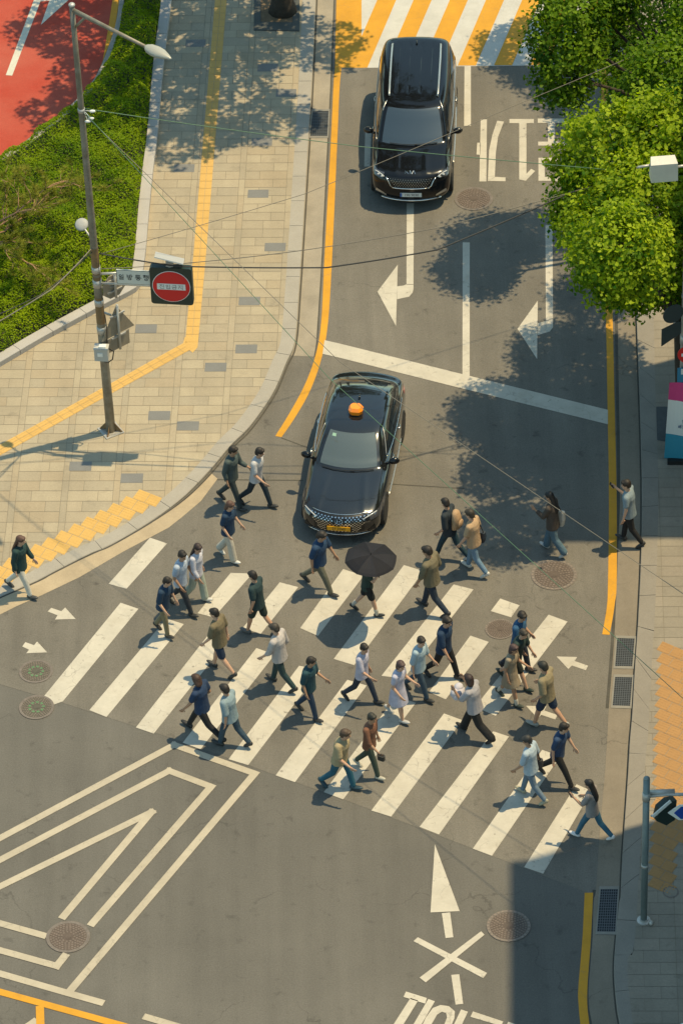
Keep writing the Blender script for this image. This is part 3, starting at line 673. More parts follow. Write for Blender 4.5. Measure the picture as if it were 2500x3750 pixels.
def arch(parent,x,y,r):
    mb=MB(); s=1 if x>0 else -1; n=14; V=[]
    for k in range(n+1):
        a=math.pi*k/n
        for rr,xx in((r+.02,x),(r+.075,x-.012*s),(r+.075,x-.06*s)): V.append((xx,y+math.cos(a)*rr,r+math.sin(a)*rr*.97))
    mb.add(V,[[k*3+j,k*3+3+j,k*3+4+j,k*3+1+j] for k in range(n) for j in(0,1)]); return mb.build('wheel_arch',M_trim,parent)
def mirror(parent,x,y,z):
    s=1 if x>0 else -1; mb=MB(); mb.ell((x,y,z),(.125,.075,.085),Matrix.Rotation(-.25*s,3,'Z')); mb.tube([(x-s*.17,y+.03,z-.06),(x-.05*s,y,z-.045)],[.035,.03])
    o=mb.build('wing_mirror',M_black,parent,smooth=True)
    mb=MB(); mb.ell((x,y-.045,z),(.10,.04,.065),Matrix.Rotation(-.25*s,3,'Z')); mb.build('mirror_glass',M_glass,o,smooth=True)
def plate(parent,sh,z,m,txt,strip=False,wd=.52,hh=.11,tilt=.1):
    c=sh.front(0,z,.02); pr=link('licence_plate',None,parent,c); pr.rotation_euler=(math.pi/2-tilt,0,math.pi)
    mb=MB(); mb.box((0,0,0),(wd,hh,.012)); o=mb.build('plate_face',m,pr)
    if strip:
        mb=MB(); mb.box((-wd/2+.022,0,.003),(.042,hh-.008,.010)); mb.build('plate_band',M_blue,pr)
    me=text_mesh(txt,.092); me.materials.append(M_ink); link('plate_lettering',me,pr,(.015 if strip else 0,-.004,.0085))
S=Shell
# ---------------------------------------------------------------- black van
cr=lambda x,y,z: (.018*math.exp(-((abs(x)-.36-.05*(y-2.2))/.035)**2)*sstep(1.5,1.75,y)*(1-sstep(2.35,2.5,y)) if z>.95 else 0)-(.012*math.exp(-(((abs(x)-.40)/.02)**2))+.012*math.exp(-(((abs(x)-.14)/.02)**2)) if (z>1.74 and -2.0<y<.1) else 0)
van_lv=[(.20,2.40,-2.42,.80,.90,.84,.22,.12,.2,.2),(.34,2.52,-2.52,.90,.975,.92,.25,.13,.2,.15),(.55,2.57,-2.56,.94,.995,.95,.26,.13,.2,.13),(.80,2.565,-2.575,.95,.9975,.955,.26,.12,.2,.12),
 (.95,2.50,-2.57,.92,.99,.95,.26,.12,.2,.12),(1.02,2.38,-2.565,.87,.975,.945,.26,.12,.19,.12),(1.07,2.08,-2.56,.85,.965,.94,.24,.12,.16,.12),(1.12,1.78,-2.555,.85,.955,.93,.22,.12,.15,.12),
 (1.155,1.50,-2.55,.86,.945,.92,.20,.12,.13,.12),(1.27,1.30,-2.53,.84,.925,.90,.19,.13,.12,.14),(1.45,1.02,-2.48,.80,.885,.86,.18,.14,.12,.16),(1.60,.80,-2.45,.76,.84,.81,.17,.12,.12,.16),
 (1.68,.66,-2.40,.72,.80,.77,.16,.11,.12,.18),(1.725,.48,-2.33,.66,.745,.71,.14,.10,.14,.20),(1.755,.18,-2.20,.58,.66,.62,.12,.09,.16,.20),(1.768,-.2,-1.7,.42,.50,.44,.1,.15,.2,.22)]
van=thing('parked_van','glossy black people carrier with roof rails waiting in the left lane','van',(2.14,13.64,.006),R(175.9))
sh=S(van_lv,crease=cr); sh.body().build('body',M_black,van,smooth=True)
NF,NC,NS,NR=S.NF,S.NC,S.NS,S.NR
sh.panel(-NF,NF,1.175,1.675).build('windscreen',M_glass,van,smooth=True)
for sg in(1,-1):
    base=NF+NC
    for a,b,nm in((2,8,'front_window'),(9,17,'side_window'),(18,27,'side_window')):
        i0,i1=(base+a,base+b) if sg>0 else (-(base+b),-(base+a))
        sh.panel(i0,i1,1.15,1.60).build(nm,M_glassd,van,smooth=True)
    i0,i1=(base-5,base+1) if sg>0 else (-(base+1),-(base-5))
    hl=sh.panel(i0-2 if sg>0 else i0,i1 if sg>0 else i1+2,.90,1.0,.006); h=hl.build('headlight',M_lampd,van,smooth=True)
    mb=MB(); L=[sh.front(sg*x,z,.014) for x,z in((.86,.985),(.78,.975),(.70,.955),(.64,.93))]; mb.tube(L,.014,6); mb.build('light_strip',M_lamp,h,smooth=True)
    q=sh.front(sg*.69,.925,.02); mb=MB(); mb.ell(q,(.035,.02,.028)); mb.ell(sh.front(sg*.78,.945,.02),(.035,.02,.028)); mb.build('lamp_lens',M_lamp,h,smooth=True)
    it=base+NS+2; i0,i1=(it-3,it+5) if sg>0 else (-(it+5),-(it-3))
    sh.panel(i0,i1,.93,1.12,.006).build('taillight',M_tail,van,smooth=True)
    mb=MB(); pts=[(sg*.585,.22,1.765),(sg*.595,.16,1.80),(sg*.60,-.3,1.815),(sg*.605,-1.3,1.812),(sg*.60,-1.9,1.79),(sg*.59,-2.0,1.745)]; mb.tube(pts,.024,8); mb.build('roof_rail',M_satin,van,smooth=True)
    mb=MB(); pts=[sh.A[sh.lev(z),(base-3 if sg>0 else -(base-3))%sh.n]+sh.N[sh.lev(z),(base-3 if sg>0 else -(base-3))%sh.n]*.004 for z in(1.72,1.70,1.66,1.6)]; mb.tube(pts,.012,6); mb.build('pillar_trim',M_satin,van,smooth=True)
    mb=MB(); j=sh.lev(1.135); pts=[sh.A[j,(base+k if sg>0 else -(base+k))%sh.n]+sh.N[j,(base+k if sg>0 else -(base+k))%sh.n]*.008 for k in range(1,NS)]; mb.tube(pts,.009,6); mb.build('window_trim',M_satin,van,smooth=True)
    mb=MB(); j=sh.lev(.45); pts=[sh.A[j,(base+k if sg>0 else -(base+k))%sh.n]+sh.N[j,(base+k if sg>0 else -(base+k))%sh.n]*.008 for k in range(6,NS-6)]; mb.tube(pts,.014,6); mb.build('sill_trim',M_satin,van,smooth=True)
    for y in(1.62,-1.47): wheel(van,sg*.885,y,.345); arch(van,sg*.998,y,.345)
    for y in(.55,-.72):
        j=sh.lev(.98); k=min(range(sh.n),key=lambda i:abs(sh.A[j,i,1]-y)+(0 if sh.A[j,i,0]*sg>0 else 9)); p=Vector(sh.A[j,k]); mb=MB(); mb.tube([p+Vector((sg*.012,-.1,0)),p+Vector((sg*.03,0,0)),p+Vector((sg*.012,.1,0))],.014,6); mb.build('door_handle',M_satin,van,smooth=True)
    mirror(van,sg*1.09,.78,1.13)
    mb=MB(); mb.tube([sh.front(sg*x,z,.012) for x,z in((.60,.93),(.54,.86),(.49,.74),(.44,.70))],.014,6); mb.build('grille_trim',M_chrome,van,smooth=True)
    mb=MB(); mb.poly([tuple(sh.front(sg*x,z,.01)) for x,z in((.86,.50),(.60,.40),(.60,.46),(.84,.58))]); mb.build('fog_trim',M_satin,van)
mb=MB(); mb.tube([sh.front(x,.692,.012) for x in np.linspace(-.45,.45,9)],.016,6); mb.build('grille_trim',M_chrome,van,smooth=True)
mb=MB(); mb.tube([sh.front(x,.29+.05*abs(x)**2,.014) for x in np.linspace(-.72,.72,13)],.020,6); mb.build('bumper_trim',M_chrome,van,smooth=True)
mb=sh.panel(-10,10,.72,.955,.005)
for r in range(5):
    for k in range(-9,10):
        x=(k+.5*(r%2))*.062; z=.745+r*.042
        if abs(x)<.40+.03*r: mb.ell(sh.front(x,z,.010),(.009,.006,.009),mi=1,nu=6,nv=4)
mb.build('grille',[mat('gloss_black',(.008,.008,.008),.3),M_satin],van,smooth=True)
def logo(parent,sh,segs,s,y,m,rad=.007):
    mb=MB()
    for seg in segs: mb.tube([sh.hood(-u*s,y-v*s,.008) for u,v in seg],rad,5)
    mb.build('badge',m,parent)
logo(van,sh,[[(-1,.4),(-1,-.4)],[(-1,-.1),(-.45,.4)],[(-.8,.05),(-.4,-.4)],[(-.15,-.4),(-.15,.4)],[(-.15,.4),(.15,-.4)],[(.15,-.4),(.5,.4)],[(.5,.4),(.85,-.4)]],.13,2.36,M_chrome)
plate(van,sh,.52,M_platew,'190 9030',True)
mb=MB(); a=[Vector(sh.A[sh.lev(1.18),i%sh.n])+Vector((0,.05,.012)) for i in(9,5,1,-2)]; mb.tube(a,.010,5); b=[Vector(sh.A[sh.lev(1.18),i%sh.n])+Vector((0,.04,.018)) for i in(-1,-4,-8,-10)]; mb.tube(b,.010,5); mb.build('wiper',M_trim,van)
mb=MB()
for x in(-.40,-.14,.14,.40): mb.tube([(x,.1,1.7665),(x,-.8,1.774),(x,-1.8,1.757)],.006,5)
mb.build('roof_rib',M_black,van)
mb=MB(); mb.tube([(0,-1.95,1.755),(0,-1.98,1.80),(0,-2.06,1.815)],[.03,.02,.008],6); mb.build('aerial',M_black,van,smooth=True)
# ---------------------------------------------------------------- black taxi
ct=lambda x,y,z: (.016*math.exp(-((abs(x)-.46-.10*(y-1.6))/.05)**2)*sstep(1.0,1.25,y)*(1-sstep(2.15,2.3,y)) if z>.74 else 0)
taxi_lv=[(.18,2.30,-2.32,.76,.86,.78,.26,.22,.2,.2),(.30,2.44,-2.44,.85,.925,.86,.30,.24,.2,.2),(.45,2.485,-2.485,.88,.937,.885,.32,.25,.2,.2),(.62,2.475,-2.49,.88,.9375,.89,.33,.24,.2,.2),
 (.74,2.40,-2.48,.85,.932,.885,.33,.23,.2,.19),(.80,2.25,-2.47,.82,.925,.88,.32,.22,.2,.18),(.86,1.93,-2.46,.80,.915,.87,.28,.22,.18,.18),(.915,1.50,-2.455,.79,.90,.855,.24,.22,.16,.18),
 (.965,1.06,-2.45,.78,.885,.84,.20,.22,.14,.18),(1.05,.90,-2.40,.755,.86,.81,.19,.20,.12,.18),(1.10,.80,-2.14,.74,.845,.77,.185,.15,.12,.16),(1.20,.63,-1.95,.71,.80,.72,.18,.14,.12,.16),
 (1.32,.40,-1.66,.66,.735,.66,.16,.14,.12,.16),(1.39,.22,-1.45,.62,.68,.61,.14,.14,.12,.16),(1.43,.04,-1.26,.56,.62,.55,.12,.13,.12,.16),(1.455,-.18,-1.0,.44,.50,.44,.1,.12,.14,.16),(1.465,-.35,-.8,.28,.34,.28,.07,.08,.12,.12)]
taxi=thing('taxi','glossy black saloon taxi with an orange roof lamp nosing into the crossing','taxi',(.34,1.30,.008),R(170.4))
sh=S(taxi_lv,crease=ct); sh.body().build('body',mat('taxi_paint',(.009,.010,.011),.14,coat=.9,spec=.45),taxi,smooth=True)
ws=sh.panel(-NF,NF,.99,1.385).build('windscreen',mat('taxi_glass',(.075,.095,.095),.06,spec=.9,coat=.6),taxi,smooth=True)
RB=NF+2*NC+NS
sh.panel(RB,RB+2*NR,1.125,1.40).build('rear_window',M_glassd,taxi,smooth=True)
base=NF+NC
for sg in(1,-1):
    for a,b,nm in((3,11,'front_window'),(12,21,'side_window'),(22,25,'quarter_window')):
        i0,i1=(base+a,base+b) if sg>0 else (-(base+b),-(base+a)); sh.panel(i0,i1,.99,1.34).build(nm,M_glassd,taxi,smooth=True)
    i0,i1=(base-6,base+3) if sg>0 else (-(base+3),-(base-6))
    h=sh.panel(i0,i1,.64,.76,.006).build('headlight',M_lampd,taxi,smooth=True)
    mb=MB(); mb.tube([sh.front(sg*x,z,.012) for x,z in((.80,.755),(.70,.735),(.60,.715),(.52,.69))],.012,6); mb.build('light_strip',M_lamp,h,smooth=True)
    it=base+NS+2; i0,i1=(it-3,it+6) if sg>0 else (-(it+6),-(it-3)); sh.panel(i0,i1,.86,.97,.006).build('taillight',M_tail,taxi,smooth=True)
    mb=MB(); j=sh.lev(.975); pts=[sh.A[j,(base+k if sg>0 else -(base+k))%sh.n]+sh.N[j,(base+k if sg>0 else -(base+k))%sh.n]*.008 for k in range(2,27)]; mb.tube(pts,.009,6); mb.build('window_trim',M_chrome,taxi,smooth=True)
    mb=MB(); i=(base+2 if sg>0 else -(base+2)); pts=[sh.A[j,i%sh.n]+sh.N[j,i%sh.n]*.004 for j in range(sh.lev(1.0),sh.lev(1.40),2)]; mb.tube(pts,.007,5); mb.build('pillar_trim',M_satin,taxi,smooth=True)
    mb=MB(); j=sh.lev(.33); pts=[sh.A[j,(base+k if sg>0 else -(base+k))%sh.n]+sh.N[j,(base+k if sg>0 else -(base+k))%sh.n]*.008 for k in range(7,NS-6)]; mb.tube(pts,.012,6); mb.build('sill_trim',M_satin,taxi,smooth=True)
    for y in(1.53,-1.35): wheel(taxi,sg*.825,y,.335); arch(taxi,sg*.936,y,.335)
    for y in(.25,-.78):
        j=sh.lev(.86); k=min(range(sh.n),key=lambda i:abs(sh.A[j,i,1]-y)+(0 if sh.A[j,i,0]*sg>0 else 9)); p=Vector(sh.A[j,k]); mb=MB(); mb.tube([p+Vector((sg*.012,-.09,0)),p+Vector((sg*.03,0,0)),p+Vector((sg*.012,.09,0))],.012,6); mb.build('door_handle',M_chrome,taxi,smooth=True)
    mirror(taxi,sg*1.0,.62,1.0)
    mb=MB(); mb.poly([tuple(sh.front(sg*x,z,.01)) for x,z in((.80,.36),(.62,.33),(.62,.40),(.78,.50))]); mb.build('fog_trim',M_trim,taxi)
mb=sh.panel(-10,10,.40,.765,.005)
for r in range(11):
    for k in range(-9,10):
        x=(k+.5*(r%2))*.078; z=.43+r*.031
        if abs(x)<.40+.36*(z-.40)/.36*.75 and not(abs(x)<.30 and .45<z<.58) and not(abs(x)<.12 and .63<z<.73):
            mb.poly([tuple(sh.front(x+a,z+b,.011)) for a,b in((0,-.012),(.026,0),(0,.012),(-.026,0))],1)
mb.build('grille',[mat('gloss_black',(.008,.008,.008),.3),M_chrome],taxi)
mb=MB(); e=[sh.front(.085*math.cos(t),.675+.045*math.sin(t),.016) for t in np.linspace(0,2*math.pi,17)]; mb.tube(e,.006,5)
for seg in([(-.045,-.03),(-.03,.03)],[(.03,-.03),(.045,.03)],[(-.038,-.004),(.038,.004)]): mb.tube([sh.front(-u,.675+v,.018) for u,v in seg],.006,5)
mb.build('badge',M_chrome,taxi)
plate(taxi,sh,.51,M_platey,'33 5940',tilt=.02)
mb=MB(); mb.tube([sh.front(x,.30+.02*abs(x),.014) for x in np.linspace(-.70,.70,13)],.012,6); mb.build('bumper_trim',M_chrome,taxi,smooth=True)
mb=MB(); mb.tube([sh.front(x,.775,.008) for x in np.linspace(-.62,.62,13)],.008,6); mb.build('bonnet_trim',M_chrome,taxi,smooth=True)
mb=MB(); a=[Vector(sh.A[sh.lev(.985),i%sh.n])+Vector((0,.05,.012)) for i in(11,6,1,-3)]; mb.tube(a,.010,5); b=[Vector(sh.A[sh.lev(.985),i%sh.n])+Vector((0,.04,.018)) for i in(-1,-4,-8,-11)]; mb.tube(b,.010,5); mb.build('wiper',M_trim,taxi)
# roof lamp of the taxi
rl=link('roof_lamp',None,taxi,(0,-.42,1.462)); mb=MB()
def rbox(mb,cx,cy,w0,d0,w1,d1,z0,z1,mi=0,ch=.25):
    def oct(w,d,z):
        a=min(w,d)*ch; return [(cx+x,cy+y,z) for x,y in((-w/2+a,-d/2),(w/2-a,-d/2),(w/2,-d/2+a),(w/2,d/2-a),(w/2-a,d/2),(-w/2+a,d/2),(-w/2,d/2-a),(-w/2,-d/2+a))]
    b=oct(w0,d0,z0);t=oct(w1,d1,z1); mb.add(b+t,[list(range(8))[::-1],list(range(8,16))]+[[i,(i+1)%8,(i+1)%8+8,i+8] for i in range(8)],mi)
rbox(mb,0,0,.30,.28,.30,.28,-.01,.03); mb.build('lamp_base',M_trim,rl)
mb=MB(); rbox(mb,0,0,.30,.28,.325,.30,.028,.12,0); rbox(mb,0,0,.325,.30,.24,.21,.1205,.19); mb.build('lamp_shade',M_amber,rl)
mb=MB(); mb.tube([(0,-.9,1.455),(0,-.97,1.49),(0,-1.05,1.495)],[.03,.02,.008],6); mb.build('aerial',M_black,taxi,smooth=True)
mb=MB(); p=Vector(sh.A[sh.lev(1.36),9]); mb.tube([p+Vector((-.03,.02,.006)),p+Vector((-.15,.30,-.16))],.004,4); mb.build('sensor_lead',M_trim,taxi)
mb=MB(); q=[Vector(sh.A[sh.lev(z),i%sh.n])+Vector(sh.N[sh.lev(z),i%sh.n])*.007 for z,i in((1.33,10),(1.33,8),(1.36,8),(1.36,10))]; mb.poly(q); mb.build('windscreen_sticker',mat('sticker_green',(.25,.42,.32),.5),taxi)
# ================================================================ street furniture
M_pole=mat('pole_steel',(.27,.25,.20),.55,metal=.25,var=.35,vscale=4,col2=(.17,.14,.10))
M_rust=mat('pole_rust',(.26,.15,.06),.75,var=.5,vscale=6,col2=(.15,.10,.05))
M_galv=mat('galvanised',(.48,.47,.44),.45,metal=.4,var=.2,vscale=6)
M_back=mat('sign_back',(.36,.30,.22),.6,metal=.2,var=.25,vscale=4)
M_greyp=mat('grey_plastic',(.42,.42,.39),.5)
M_signred=mat('sign_red',(.62,.012,.015),.4); M_signwhite=mat('sign_white',(.72,.72,.68),.45); M_signgreen=mat('sign_dark_green',(.012,.03,.025),.4)
B=g(407,1578,ZS); TOP=Vector((B.x-.13,B.y,ZS+11.8))
def pole_at(ypx):
    """point of the leaning pole seen at photo row ypx"""
    a,b=0.,1.
    for _ in range(50):
        m=(a+b)/2; p=np.array(B.lerp(TOP,m)); d=AX@(p-CAM); y=1875-F*d[1]/d[2]
        if y>ypx: a=m
        else: b=m
    return B.lerp(TOP,a)
def along(p,dx,dy=0,dz=0): return Vector(p)+Vector((dx,dy,dz))
PR=lambda p:.112-.056*(p.z-ZS)/11.8
lp=thing('street_lamp','tall leaning brown steel lamp post carrying signs and cables on the left pavement','street lamp',B)
def rel(p): return Vector(p)-B
mb=MB(); mb.tube([(0,0,0)]+[rel(B.lerp(TOP,k/8)) for k in range(1,9)],[.112-.056*k/8 for k in range(9)],14); post=mb.build('post',M_pole,lp,smooth=True)
for y0,y1 in((1085,1180),(1010,1030),(905,1000)): a=pole_at(y1);b=pole_at(y0); mb=MB(); mb.tube([rel(a),rel(b)],[PR(a)+.004,PR(b)+.004],14,cap=False); mb.build('rust_patch',M_rust,lp,smooth=True)
mb=MB()
for y,h in((403,.10),(985,.16),(1035,.20),(1105,.16),(1205,.18)):
    a=pole_at(y); mb=MB(); mb.tube([rel(a-Vector((0,0,h/2))),rel(a+Vector((0,0,h/2)))],PR(a)+.012,14); mb.build('clamp',M_galv,lp,smooth=True)
mb=MB(); mb.box((0,0,.012),(.46,.46,.024),Matrix.Rotation(.5,3,'Z'))
mb.build('base_plate',M_galv,lp)
mb=MB()
for a in(.5,2.07,3.64,5.21):
    c=Vector((math.cos(a+.78),math.sin(a+.78),0)); mb.add([c*.10+Vector((0,0,.25)),c*.28+Vector((0,0,.025)),c*.10+Vector((0,0,.025)),c*.10+Vector((.01,.01,.25)),c*.28+Vector((.01,.01,.025)),c*.10+Vector((.01,.01,.025))],[[0,1,2],[3,5,4],[0,3,4,1]]); q=c*.24; mb.lathe([(.018,.02),(.018,.06)],q,6)
mb.build('base_gusset',M_rust,lp)
mb=MB(); mb.ell(rel(TOP)+Vector((0,0,.02)),(.075,.075,.05)); mb.build('post_cap',M_galv,lp,smooth=True)
A0=TOP+Vector((.02,0,-.12)); A1=g(532,170,12.0)
mb=MB(); d=(A1-A0).normalized(); mb.tube([rel(A0),rel(A0.lerp(A1,.5)),rel(A1)],[.055,.045,.038],10); mb.tube([rel(A0+Vector((0,0,-.45))),rel(A0.lerp(A1,.18))],[.03,.03],8); mb.build('lamp_arm',M_pole,lp,smooth=True)
A2=g(628,216,12.03); ax=(A2-A1); Lx=ax.length; X=ax.normalized(); Z=Vector((0,0,1)); Y=Z.cross(X).normalized(); Z=X.cross(Y); Mh=Matrix((X,Y,Z)).transposed()
mb=MB(); n=16; V=[]
prof=[(0,.03,.03),(.06,.075,.06),(.18,.13,.09),(.40,.155,.10),(.60,.14,.09),(.80,.085,.06),(.95,.035,.03),(1,.008,.01)]
for u,wd,hh in prof:
    for k in range(n):
        a=2*math.pi*k/n; V.append(rel(A1)+Mh@Vector((u*Lx,wd*math.cos(a),hh*max(math.sin(a),-.45))))
mb.add(V,[[i*n+k,i*n+(k+1)%n,(i+1)*n+(k+1)%n,(i+1)*n+k] for i in range(len(prof)-1) for k in range(n)]+[list(range(n))[::-1],[(len(prof)-1)*n+k for k in range(n)]])
mb.build('lamp_head',mat('lamp_housing',(.37,.36,.31),.4,metal=.2),lp,smooth=True)
# small disc lamp halfway
p0=pole_at(885); p1=Vector(g(300,822,p0.z+.22)); mb=MB(); mb.tube([rel(p0),rel(p0.lerp(p1,.6)),rel(p1)],.022,8); mb.build('bracket',M_galv,lp,smooth=True)
nrm=(Vector((-.1,-.55,.83))).normalized(); Mq=nrm.to_track_quat('Z','Y').to_matrix(); mb=MB(); mb.lathe([(.05,-.05),(.13,-.025),(.155,0),(.13,.025),(.05,.04)],rel(p1),20,M=Mq); mb.build('disc_antenna',mat('disc_white',(.34,.34,.33),.6),lp,smooth=True)
# switch box
pb=pole_at(1270); yaw=R(-8); Mb=Matrix.Rotation(yaw,3,'Z'); c=rel(pb)+Vector((-.03,-.22,0))
mb=MB(); mb.box(c,(.31,.20,.33),Mb); mb.box(c+Vector((0,-.0,.175)),(.33,.22,.02),Mb); mb.build('switch_box',M_greyp,lp)
mb=MB(); mb.box(c+Vector((.03,0,.20)),(.16,.12,.03),Mb); mb.box(c+Mb@Vector((-.02,-.105,.02)),(.12,.012,.10),Mb); mb.build('meter_window',M_signwhite,lp)
mb=MB(); q=rel(pb); mb.tube([q+Vector((.13,-.2,.1)),q+Vector((.24,-.18,.0)),q+Vector((.20,-.15,-.25)),q+Vector((.10,-.12,-.36)),q+Vector((.0,-.12,-.33))],.014,6); mb.tube([q+Vector((.10,-.1,.14)),q+Vector((.12,-.1,.6)),q+Vector((.10,-.1,1.0))],.012,6); mb.build('cable_conduit',M_trim,lp)
# one-way sign plate and no-entry light box on two arms
HS=pole_at(1018).z; yawS=R(-8); MS=Matrix.Rotation(yawS,3,'Z')
def sgn(x,y,off=-.14):        # photo pixel -> vertical sign plane through the arms
    n=MS@Vector((0,1,0)); o=Vector(pole_at(1018))+Vector((0,off,0)); d=Vector(np.array([(x-1250)/F,-(y-1875)/F,1.])@AX); c=Vector(CAM); return c+d*((o-c).dot(n)/d.dot(n))
ns=thing('no_entry_sign','square dark light box with a red no-entry disc hung beside the lamp post','no entry sign',sgn(630,1041)); ns.rotation_euler=(0,0,yawS)
def hang(lines,size,wd):     # Hangul strokes -> mesh in the XZ plane
    mb=MB()
    for L in lines:
        for a,b in zip(L,L[1:]):
            a=Vector((a[0],a[1]))*size; b=Vector((b[0],b[1]))*size; d=(b-a).normalized(); n=Vector((-d.y,d.x))*wd/2; a=a-d*wd*.4; b=b+d*wd*.4
            mb.poly([((a-n).x,0,(a-n).y),((b-n).x,0,(b-n).y),((b+n).x,0,(b+n).y),((a+n).x,0,(a+n).y)])
    return mb
def ci(cx,cy,r,rx=None): return [(cx+(rx or r)*math.cos(t),cy+r*math.sin(t)) for t in np.linspace(0,2*math.pi,13)]
def at(gl_,dx): return [[(x+dx,y) for x,y in l] for l in gl_]
J_il=[ci(.28,.70,.17),[(.68,.95),(.68,.48)],[(.15,.40),(.68,.40),(.68,.22),(.17,.22),(.17,.03),(.72,.03)]]
J_bang=[[(.12,.92),(.12,.48),(.50,.48),(.50,.92)],[(.12,.70),(.50,.70)],[(.70,.98),(.70,.40)],[(.70,.70),(.88,.70)],ci(.45,.17,.15,.22)]
J_tong=[[(.78,.93),(.2,.93),(.2,.58),(.8,.58)],[(.2,.76),(.74,.76)],[(.5,.55),(.5,.43)],[(.06,.42),(.94,.42)],ci(.5,.17,.14,.22)]
J_haeng=[[(.2,.97),(.42,.97)],[(.08,.86),(.52,.86)],ci(.30,.64,.12),[(.64,.97),(.64,.40)],[(.64,.68),(.84,.68)],[(.84,.99),(.84,.38)],ci(.5,.17,.14,.22)]
J_jin=[[(.1,.92),(.58,.92)],[(.35,.92),(.1,.48)],[(.35,.74),(.6,.48)],[(.8,.98),(.8,.32)],[(.25,.32),(.25,.06),(.85,.06)]]
J_ip=[ci(.32,.72,.18),[(.8,.98),(.8,.45)],[(.25,.42),(.25,.05),(.8,.05),(.8,.42)],[(.25,.24),(.8,.24)]]
J_geum=[[(.2,.92),(.78,.92),(.78,.62)],[(.06,.52),(.94,.52)],[(.22,.38),(.78,.38),(.78,.05),(.22,.05),(.22,.38)]]
J_ji=[[(.08,.86),(.60,.86)],[(.35,.86),(.08,.2)],[(.35,.58),(.62,.2)],[(.8,1.0),(.8,0)]]
J_bae=[[(.1,.9),(.1,.3),(.42,.3),(.42,.9)],[(.1,.6),(.42,.6)],[(.58,.95),(.58,.15)],[(.58,.55),(.78,.55)],[(.78,1),(.78,.1)]]
J_dal=[[(.5,.92),(.12,.92),(.12,.6),(.5,.6)],[(.72,1),(.72,.5)],[(.72,.75),(.9,.75)],[(.15,.42),(.75,.42),(.75,.24),(.15,.24),(.15,.05),(.78,.05)]]
J_an=[ci(.3,.72,.17),[(.72,1),(.72,.5)],[(.72,.75),(.9,.75)],[(.2,.4),(.2,.06),(.8,.06)]]
J_se=[[(.3,.9),(.1,.3)],[(.3,.75),(.48,.3)],[(.62,.95),(.62,.1)],[(.45,.6),(.62,.6)],[(.82,1),(.82,.05)]]
J_jong=[[(.2,.95),(.8,.95)],[(.5,.95),(.2,.65)],[(.5,.9),(.8,.65)],[(.5,.6),(.5,.45)],[(.06,.44),(.94,.44)],ci(.5,.17,.14,.22)]
rr=lambda w_,h_,r_,n=5:[(sx*(w_/2-r_)+r_*math.cos(a),sz*(h_/2-r_)+r_*math.sin(a)) for sx,sz,a0 in((1,1,0),(-1,1,math.pi/2),(-1,-1,math.pi),(1,-1,1.5*math.pi)) for a in[a0+math.pi/2*k/n for k in range(n+1)]]
BW,BH=.95,1.02
def slab(mb,out,y0,y1,mi=0):
    n=len(out); V=[(x,y0,z) for x,z in out]+[(x,y1,z) for x,z in out]; mb.add(V,[list(range(n)),list(range(n,2*n))[::-1]]+[[i,i+n,(i+1)%n+n,(i+1)%n] for i in range(n)],mi)
mb=MB(); slab(mb,rr(BW,BH,.07),-.08,.08); mb.build('light_box',M_signgreen,ns)
cir=lambda r,n=40:[(r*math.cos(2*math.pi*k/n),r*math.sin(2*math.pi*k/n)) for k in range(n)]
mb=MB(); slab(mb,cir(.43),-.085,-.07); mb.build('disc_rim',M_signwhite,ns)
mb=MB(); slab(mb,cir(.415),-.092,-.075); disc=mb.build('red_disc',M_signred,ns)
mb=MB(); slab(mb,rr(.64,.165,.008),-.099,-.08); bar=mb.build('white_bar',M_signwhite,disc)
hb=hang(at(J_jin,-2.15)+at(J_ip,-1.05)+at(J_geum,.05)+at(J_ji,1.2),.125,.011); me=hb.mesh('lettering',mat('ink_red_grey',(.25,.18,.17),.6)); link('lettering',me,disc,(0,-.1025,-.062))
mb=MB(); mb.tube([(-.02,0,BH/2),(-.02,0,BH/2+.16)],.06,8); mb.box((-.02,0,BH/2+.09),(.16,.10,.16)); mb.build('panel_bracket',M_galv,ns)
mb=MB(); mb.box((-.02,.0,BH/2+.22),(.66,.42,.025),Matrix.Rotation(R(14),3,'Y')@Matrix.Rotation(R(-22),3,'X')); mb.build('solar_panel',mat('panel_white_edge',(.42,.43,.43),.3,spec=.6),ns)
ow=thing('one_way_sign','narrow white plate with black lettering on the arm between post and red disc','one way sign',sgn(490.5,1015)); ow.rotation_euler=(0,0,yawS)
mb=MB(); slab(mb,rr(.78,.40,.01),-.012,.012); mb.build('sign_plate',mat('sign_offwhite',(.60,.60,.54),.5),ow)
mb=MB()
for q in (rr(.77,.39,.008),): slab(mb,q,-.0135,-.0115,0)
mb.build('plate_border',mat('sign_edge',(.12,.13,.12),.5),ow); mb=MB(); slab(mb,rr(.745,.365,.008),-.015,-.0125); mb.build('plate_face',MATS['sign_offwhite'],ow)
hb=hang(at(J_il,-2.2)+at(J_bang,-1.05)+at(J_tong,.15)+at(J_haeng,1.3),.155,.015); link('lettering',hb.mesh('lettering',M_ink),ow,(0,-.0185,-.07))
o=B
mb=MB()
for ya,yb,xe in((1003,1000,435),(1036,1053,700)):
    a=pole_at(ya); b=sgn(xe,yb,-.10); mb=MB(); mb.tube([a-o,b-o],.030,10); mb.build('sign_arm',M_galv,lp,smooth=True)
